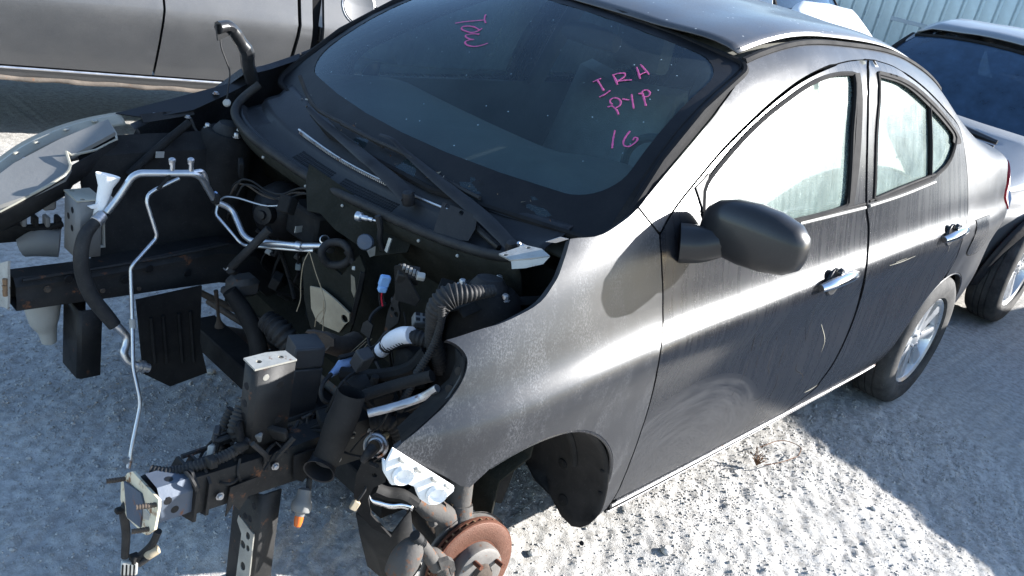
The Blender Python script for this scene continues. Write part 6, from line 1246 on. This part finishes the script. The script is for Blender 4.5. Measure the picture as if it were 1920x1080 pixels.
box('far_side', (-.5, 1.93, .78), (5.2, .05, .7), 'truck_silver', TR); beam('chassis', (-3, .5, .5), (2.1, .5, .5), .1, .14, 'bay_dark', TR); beam('chassis', (-3, 1.5, .5), (2.1, 1.5, .5), .1, .14, 'bay_dark', TR)
for x_ in (-2.62, 1.0):
    for y_, s_ in ((.17, -1), (1.8, 1)): wheel((x_, y_, .37), s_, TR, R0=.38, W=.25, rr=.22, nsp=6)
# ------------------------------------------------------------------ ribbed metal fence along the yard
M('fence_blue', (.42, .50, .52), .5, metal=.2, dust=.25, scale=1.2, bump=0)
M('fence_post', (.20, .25, .29), .55, metal=.3, dust=.2, scale=3)
FN = thing('metal_fence', 'tall pale blue ribbed metal fence across the back of the yard', 'fence', (15.0, 3.0, 0), math.radians(78), local=True)
pw = .30; prof = [(-pw / 2, 0), (-pw * .36, 0), (-pw * .30, -.035), (-pw * .22, -.035), (-pw * .16, 0), (pw / 2, 0)]
src = None
for i in range(-26, 40):
    if src is None:
        src = loft('sheet', [[(x, y, z) for x, y in prof] for z in (0, 1.5, 3.4)], 'fence_blue', FN, thick=.003); src.location = (i * pw, 0, 0)
    else:
        o_ = src.copy(); COL.objects.link(o_); o_.parent = FN; o_.location = (i * pw, 0, 0)
for z_ in (1.25, 2.15, 3.2): beam('rail', (-8, -.06, z_), (12, -.06, z_), .07, .07, 'fence_post', FN)
for x_ in (-6.5, -3.6, -.8, 1.9, 4.6, 7.4, 10.2): tube('post', [(x_, -.12, 0), (x_, -.12, 1.7), (x_, -.12, 3.4)], .07, 'fence_post', FN, n=12)
rack = thing('steel_rack', 'dark steel frame leaning before the metal fence behind the white car', 'rack', (11.5, 3.0, 0), math.radians(70), local=True)
for x_ in (-.5, .5): beam('upright', (x_, 0, 0), (x_, 0, 2.3), .06, .06, 'fence_post', rack)
for z_ in (.5, 1.35, 2.2): beam('crossbar', (-.5, 0, z_), (.5, 0, z_), .05, .05, 'fence_post', rack)
# ------------------------------------------------------------------ dry weed
wd = thing('dry_weed', 'small dry brown weed in the sunlit gravel beside the sill', 'weed', [(1.469, -0.755, 0)][0])
wp = np.array([(1.469, -0.755, 0)][0]); rw = random.Random(3)
for i in range(12):
    a = rw.uniform(0, 6.28); l_ = rw.uniform(.03, .065); e_ = wp + (math.cos(a) * l_ * .6, math.sin(a) * l_ * .6, l_ * rw.uniform(.3, 1.))
    tube('twig', [wp, (wp + e_) / 2 + (rw.uniform(-.01, .01), rw.uniform(-.01, .01), .008), e_], [.0022, .0016, .0008], 'weed', wd, n=5, sub=3)
for i in range(30):
    c_ = wp + (rw.uniform(-.035, .035), rw.uniform(-.03, .03), rw.uniform(.012, .06)); d_ = np.array((rw.uniform(-1, 1), rw.uniform(-1, 1), rw.uniform(0, 1))) * .009; s_ = np.array((rw.uniform(-1, 1), rw.uniform(-1, 1), rw.uniform(-1, 1))) * .005
    mk('leaf', [c_, c_ + s_, c_ + d_, c_ - s_ + d_ * .3], [(0, 1, 2), (0, 2, 3)], 'weed', wd, smooth=False)
for l_ in ([(1.476, -0.778, 0.012), (1.531, -0.805, 0.02), (1.659, -0.817, 0.012)], [(1.576, -0.704, 0.012), (1.7, -0.735, 0.02), (1.74, -0.787, 0.01), (1.671, -0.816, 0.01)]): tube('twig', l_, .0016, 'weed', wd, n=5)


# scratches and grit on the paint
for l_ in ([(1.654, 4.543), (1.733, 4.396), (1.823, 4.379)], [(1.714, 3.847), (1.817, 3.817), (1.938, 3.822)], [(1.766, 3.861), (1.857, 3.858)], [(1.398, 2.876), (1.472, 2.465), (1.473, 2.257)], [(1.501, 1.177), (1.548, 1.181), (1.589, 1.233)], [(2.298, 3.697), (2.331, 3.531)]):
    tube('scratch', onbody(l_, .0006), [.0008] + [.0016] * (len(l_) - 2) + [.0008], 'lamp_edge', CAR, n=5, flat=np.array((0, -1., 0)))
# dark runs down the door
for l_ in ([(0.86, 3.703), (0.946, 2.936), (0.945, 2.537), (0.908, 2.172)], [(0.907, 3.739), (0.994, 2.964), (1.013, 2.537)], [(0.986, 3.952), (1.094, 2.921), (1.096, 2.421), (1.115, 2.296), (1.118, 1.776), (1.077, 1.759)], [(1.08, 3.926), (1.178, 2.912), (1.169, 2.424), (1.197, 1.966), (1.194, 1.563)], [(1.221, 3.6), (1.316, 2.645), (1.305, 2.149), (1.395, 1.83), (1.424, 1.342)], [(0.929, 3.873), (1.035, 3.007), (1.039, 2.697)]):
    tube('dirt_run', onbody(l_, .0002), [.0006] + [.0011] * (len(l_) - 2) + [.0006], 'trim_black', door1, n=5, flat=np.array((0, -1., 0)))


# bolts, clips and tags on the stripped metal
for x_, z_ in ((-.52, .455), (-.40, .485), (-.24, .45), (-.16, .50)): bolt('rail_bolt', (x_, -.5165, z_), (0, -1, 0), .006, .006, 'steel', CAR)
for x_, z_ in ((-.50, .475), (-.36, .45), (-.26, .44)): bolt('rail_bolt', (x_, .4265, z_), (0, -1, 0), .007, .006, 'rust_dark', CAR)
for p in [(-0.026, 0.66, 0.857), (-0.049, 0.69, 0.865), (-0.108, 0.7, 0.852), (0.069, 0.68, 0.924)]: bolt('wing_bolt', np.array(p) + (0, 0, .004), (0, 0, 1), .007, .006, 'steel', CAR)
for l_, m_ in (([(-0.44, -0.46, 0.697), (-0.443, -0.46, 0.649), (-0.448, -0.45, 0.601)], 'rubber'), ([(-0.36, -0.45, 0.53), (-0.39, -0.46, 0.512), (-0.434, -0.47, 0.526), (-0.46, -0.48, 0.514)], 'soft_black'), ([(-0.575, -0.47, 0.506), (-0.582, -0.515, 0.516), (-0.566, -0.515, 0.472), (-0.571, -0.515, 0.443)], 'rubber'),
      ([(-0.301, -0.44, 0.52), (-0.328, -0.46, 0.51), (-0.377, -0.48, 0.516), (-0.42, -0.51, 0.52), (-0.416, -0.52, 0.486)], 'rubber'), ([(-0.124, -0.42, 0.656), (-0.167, -0.45, 0.627), (-0.233, -0.48, 0.619), (-0.267, -0.47, 0.528), (-0.311, -0.46, 0.505)], 'soft_black')):
    tube('loose_wire', l_, .004, m_, CAR, n=6)
box('loom_clip', [(-0.471, -0.495, 0.543)][0], (.03, .014, .016), 'soft_black', CAR, bev=.003)
box('loom_clip', [(-0.533, -0.495, 0.528)][0], (.018, .026, .02), 'soft_black', CAR, bev=.003)
# leaves and dirt lodged in the cowl and along the glass
rl = random.Random(5)
for k_ in range(34):
    y_ = rl.uniform(-.55, .6); p = glassw((y_ / .69, rl.uniform(.0, .07)))[0] + np.array((-.004, 0, .004)); d_ = np.array((rl.uniform(-1, 1), rl.uniform(-1, 1), .3)) * rl.uniform(.004, .011); s_ = np.array((rl.uniform(-1, 1), rl.uniform(-1, 1), .2)) * .004
    mk('leaf_scrap', [p, p + s_ + (0, 0, .002), p + d_ + (0, 0, .003), p - s_ + d_ * .4], [(0, 1, 2), (0, 2, 3)], rl.choice(('straw', 'weed', 'lamp_edge')), CAR, smooth=False)
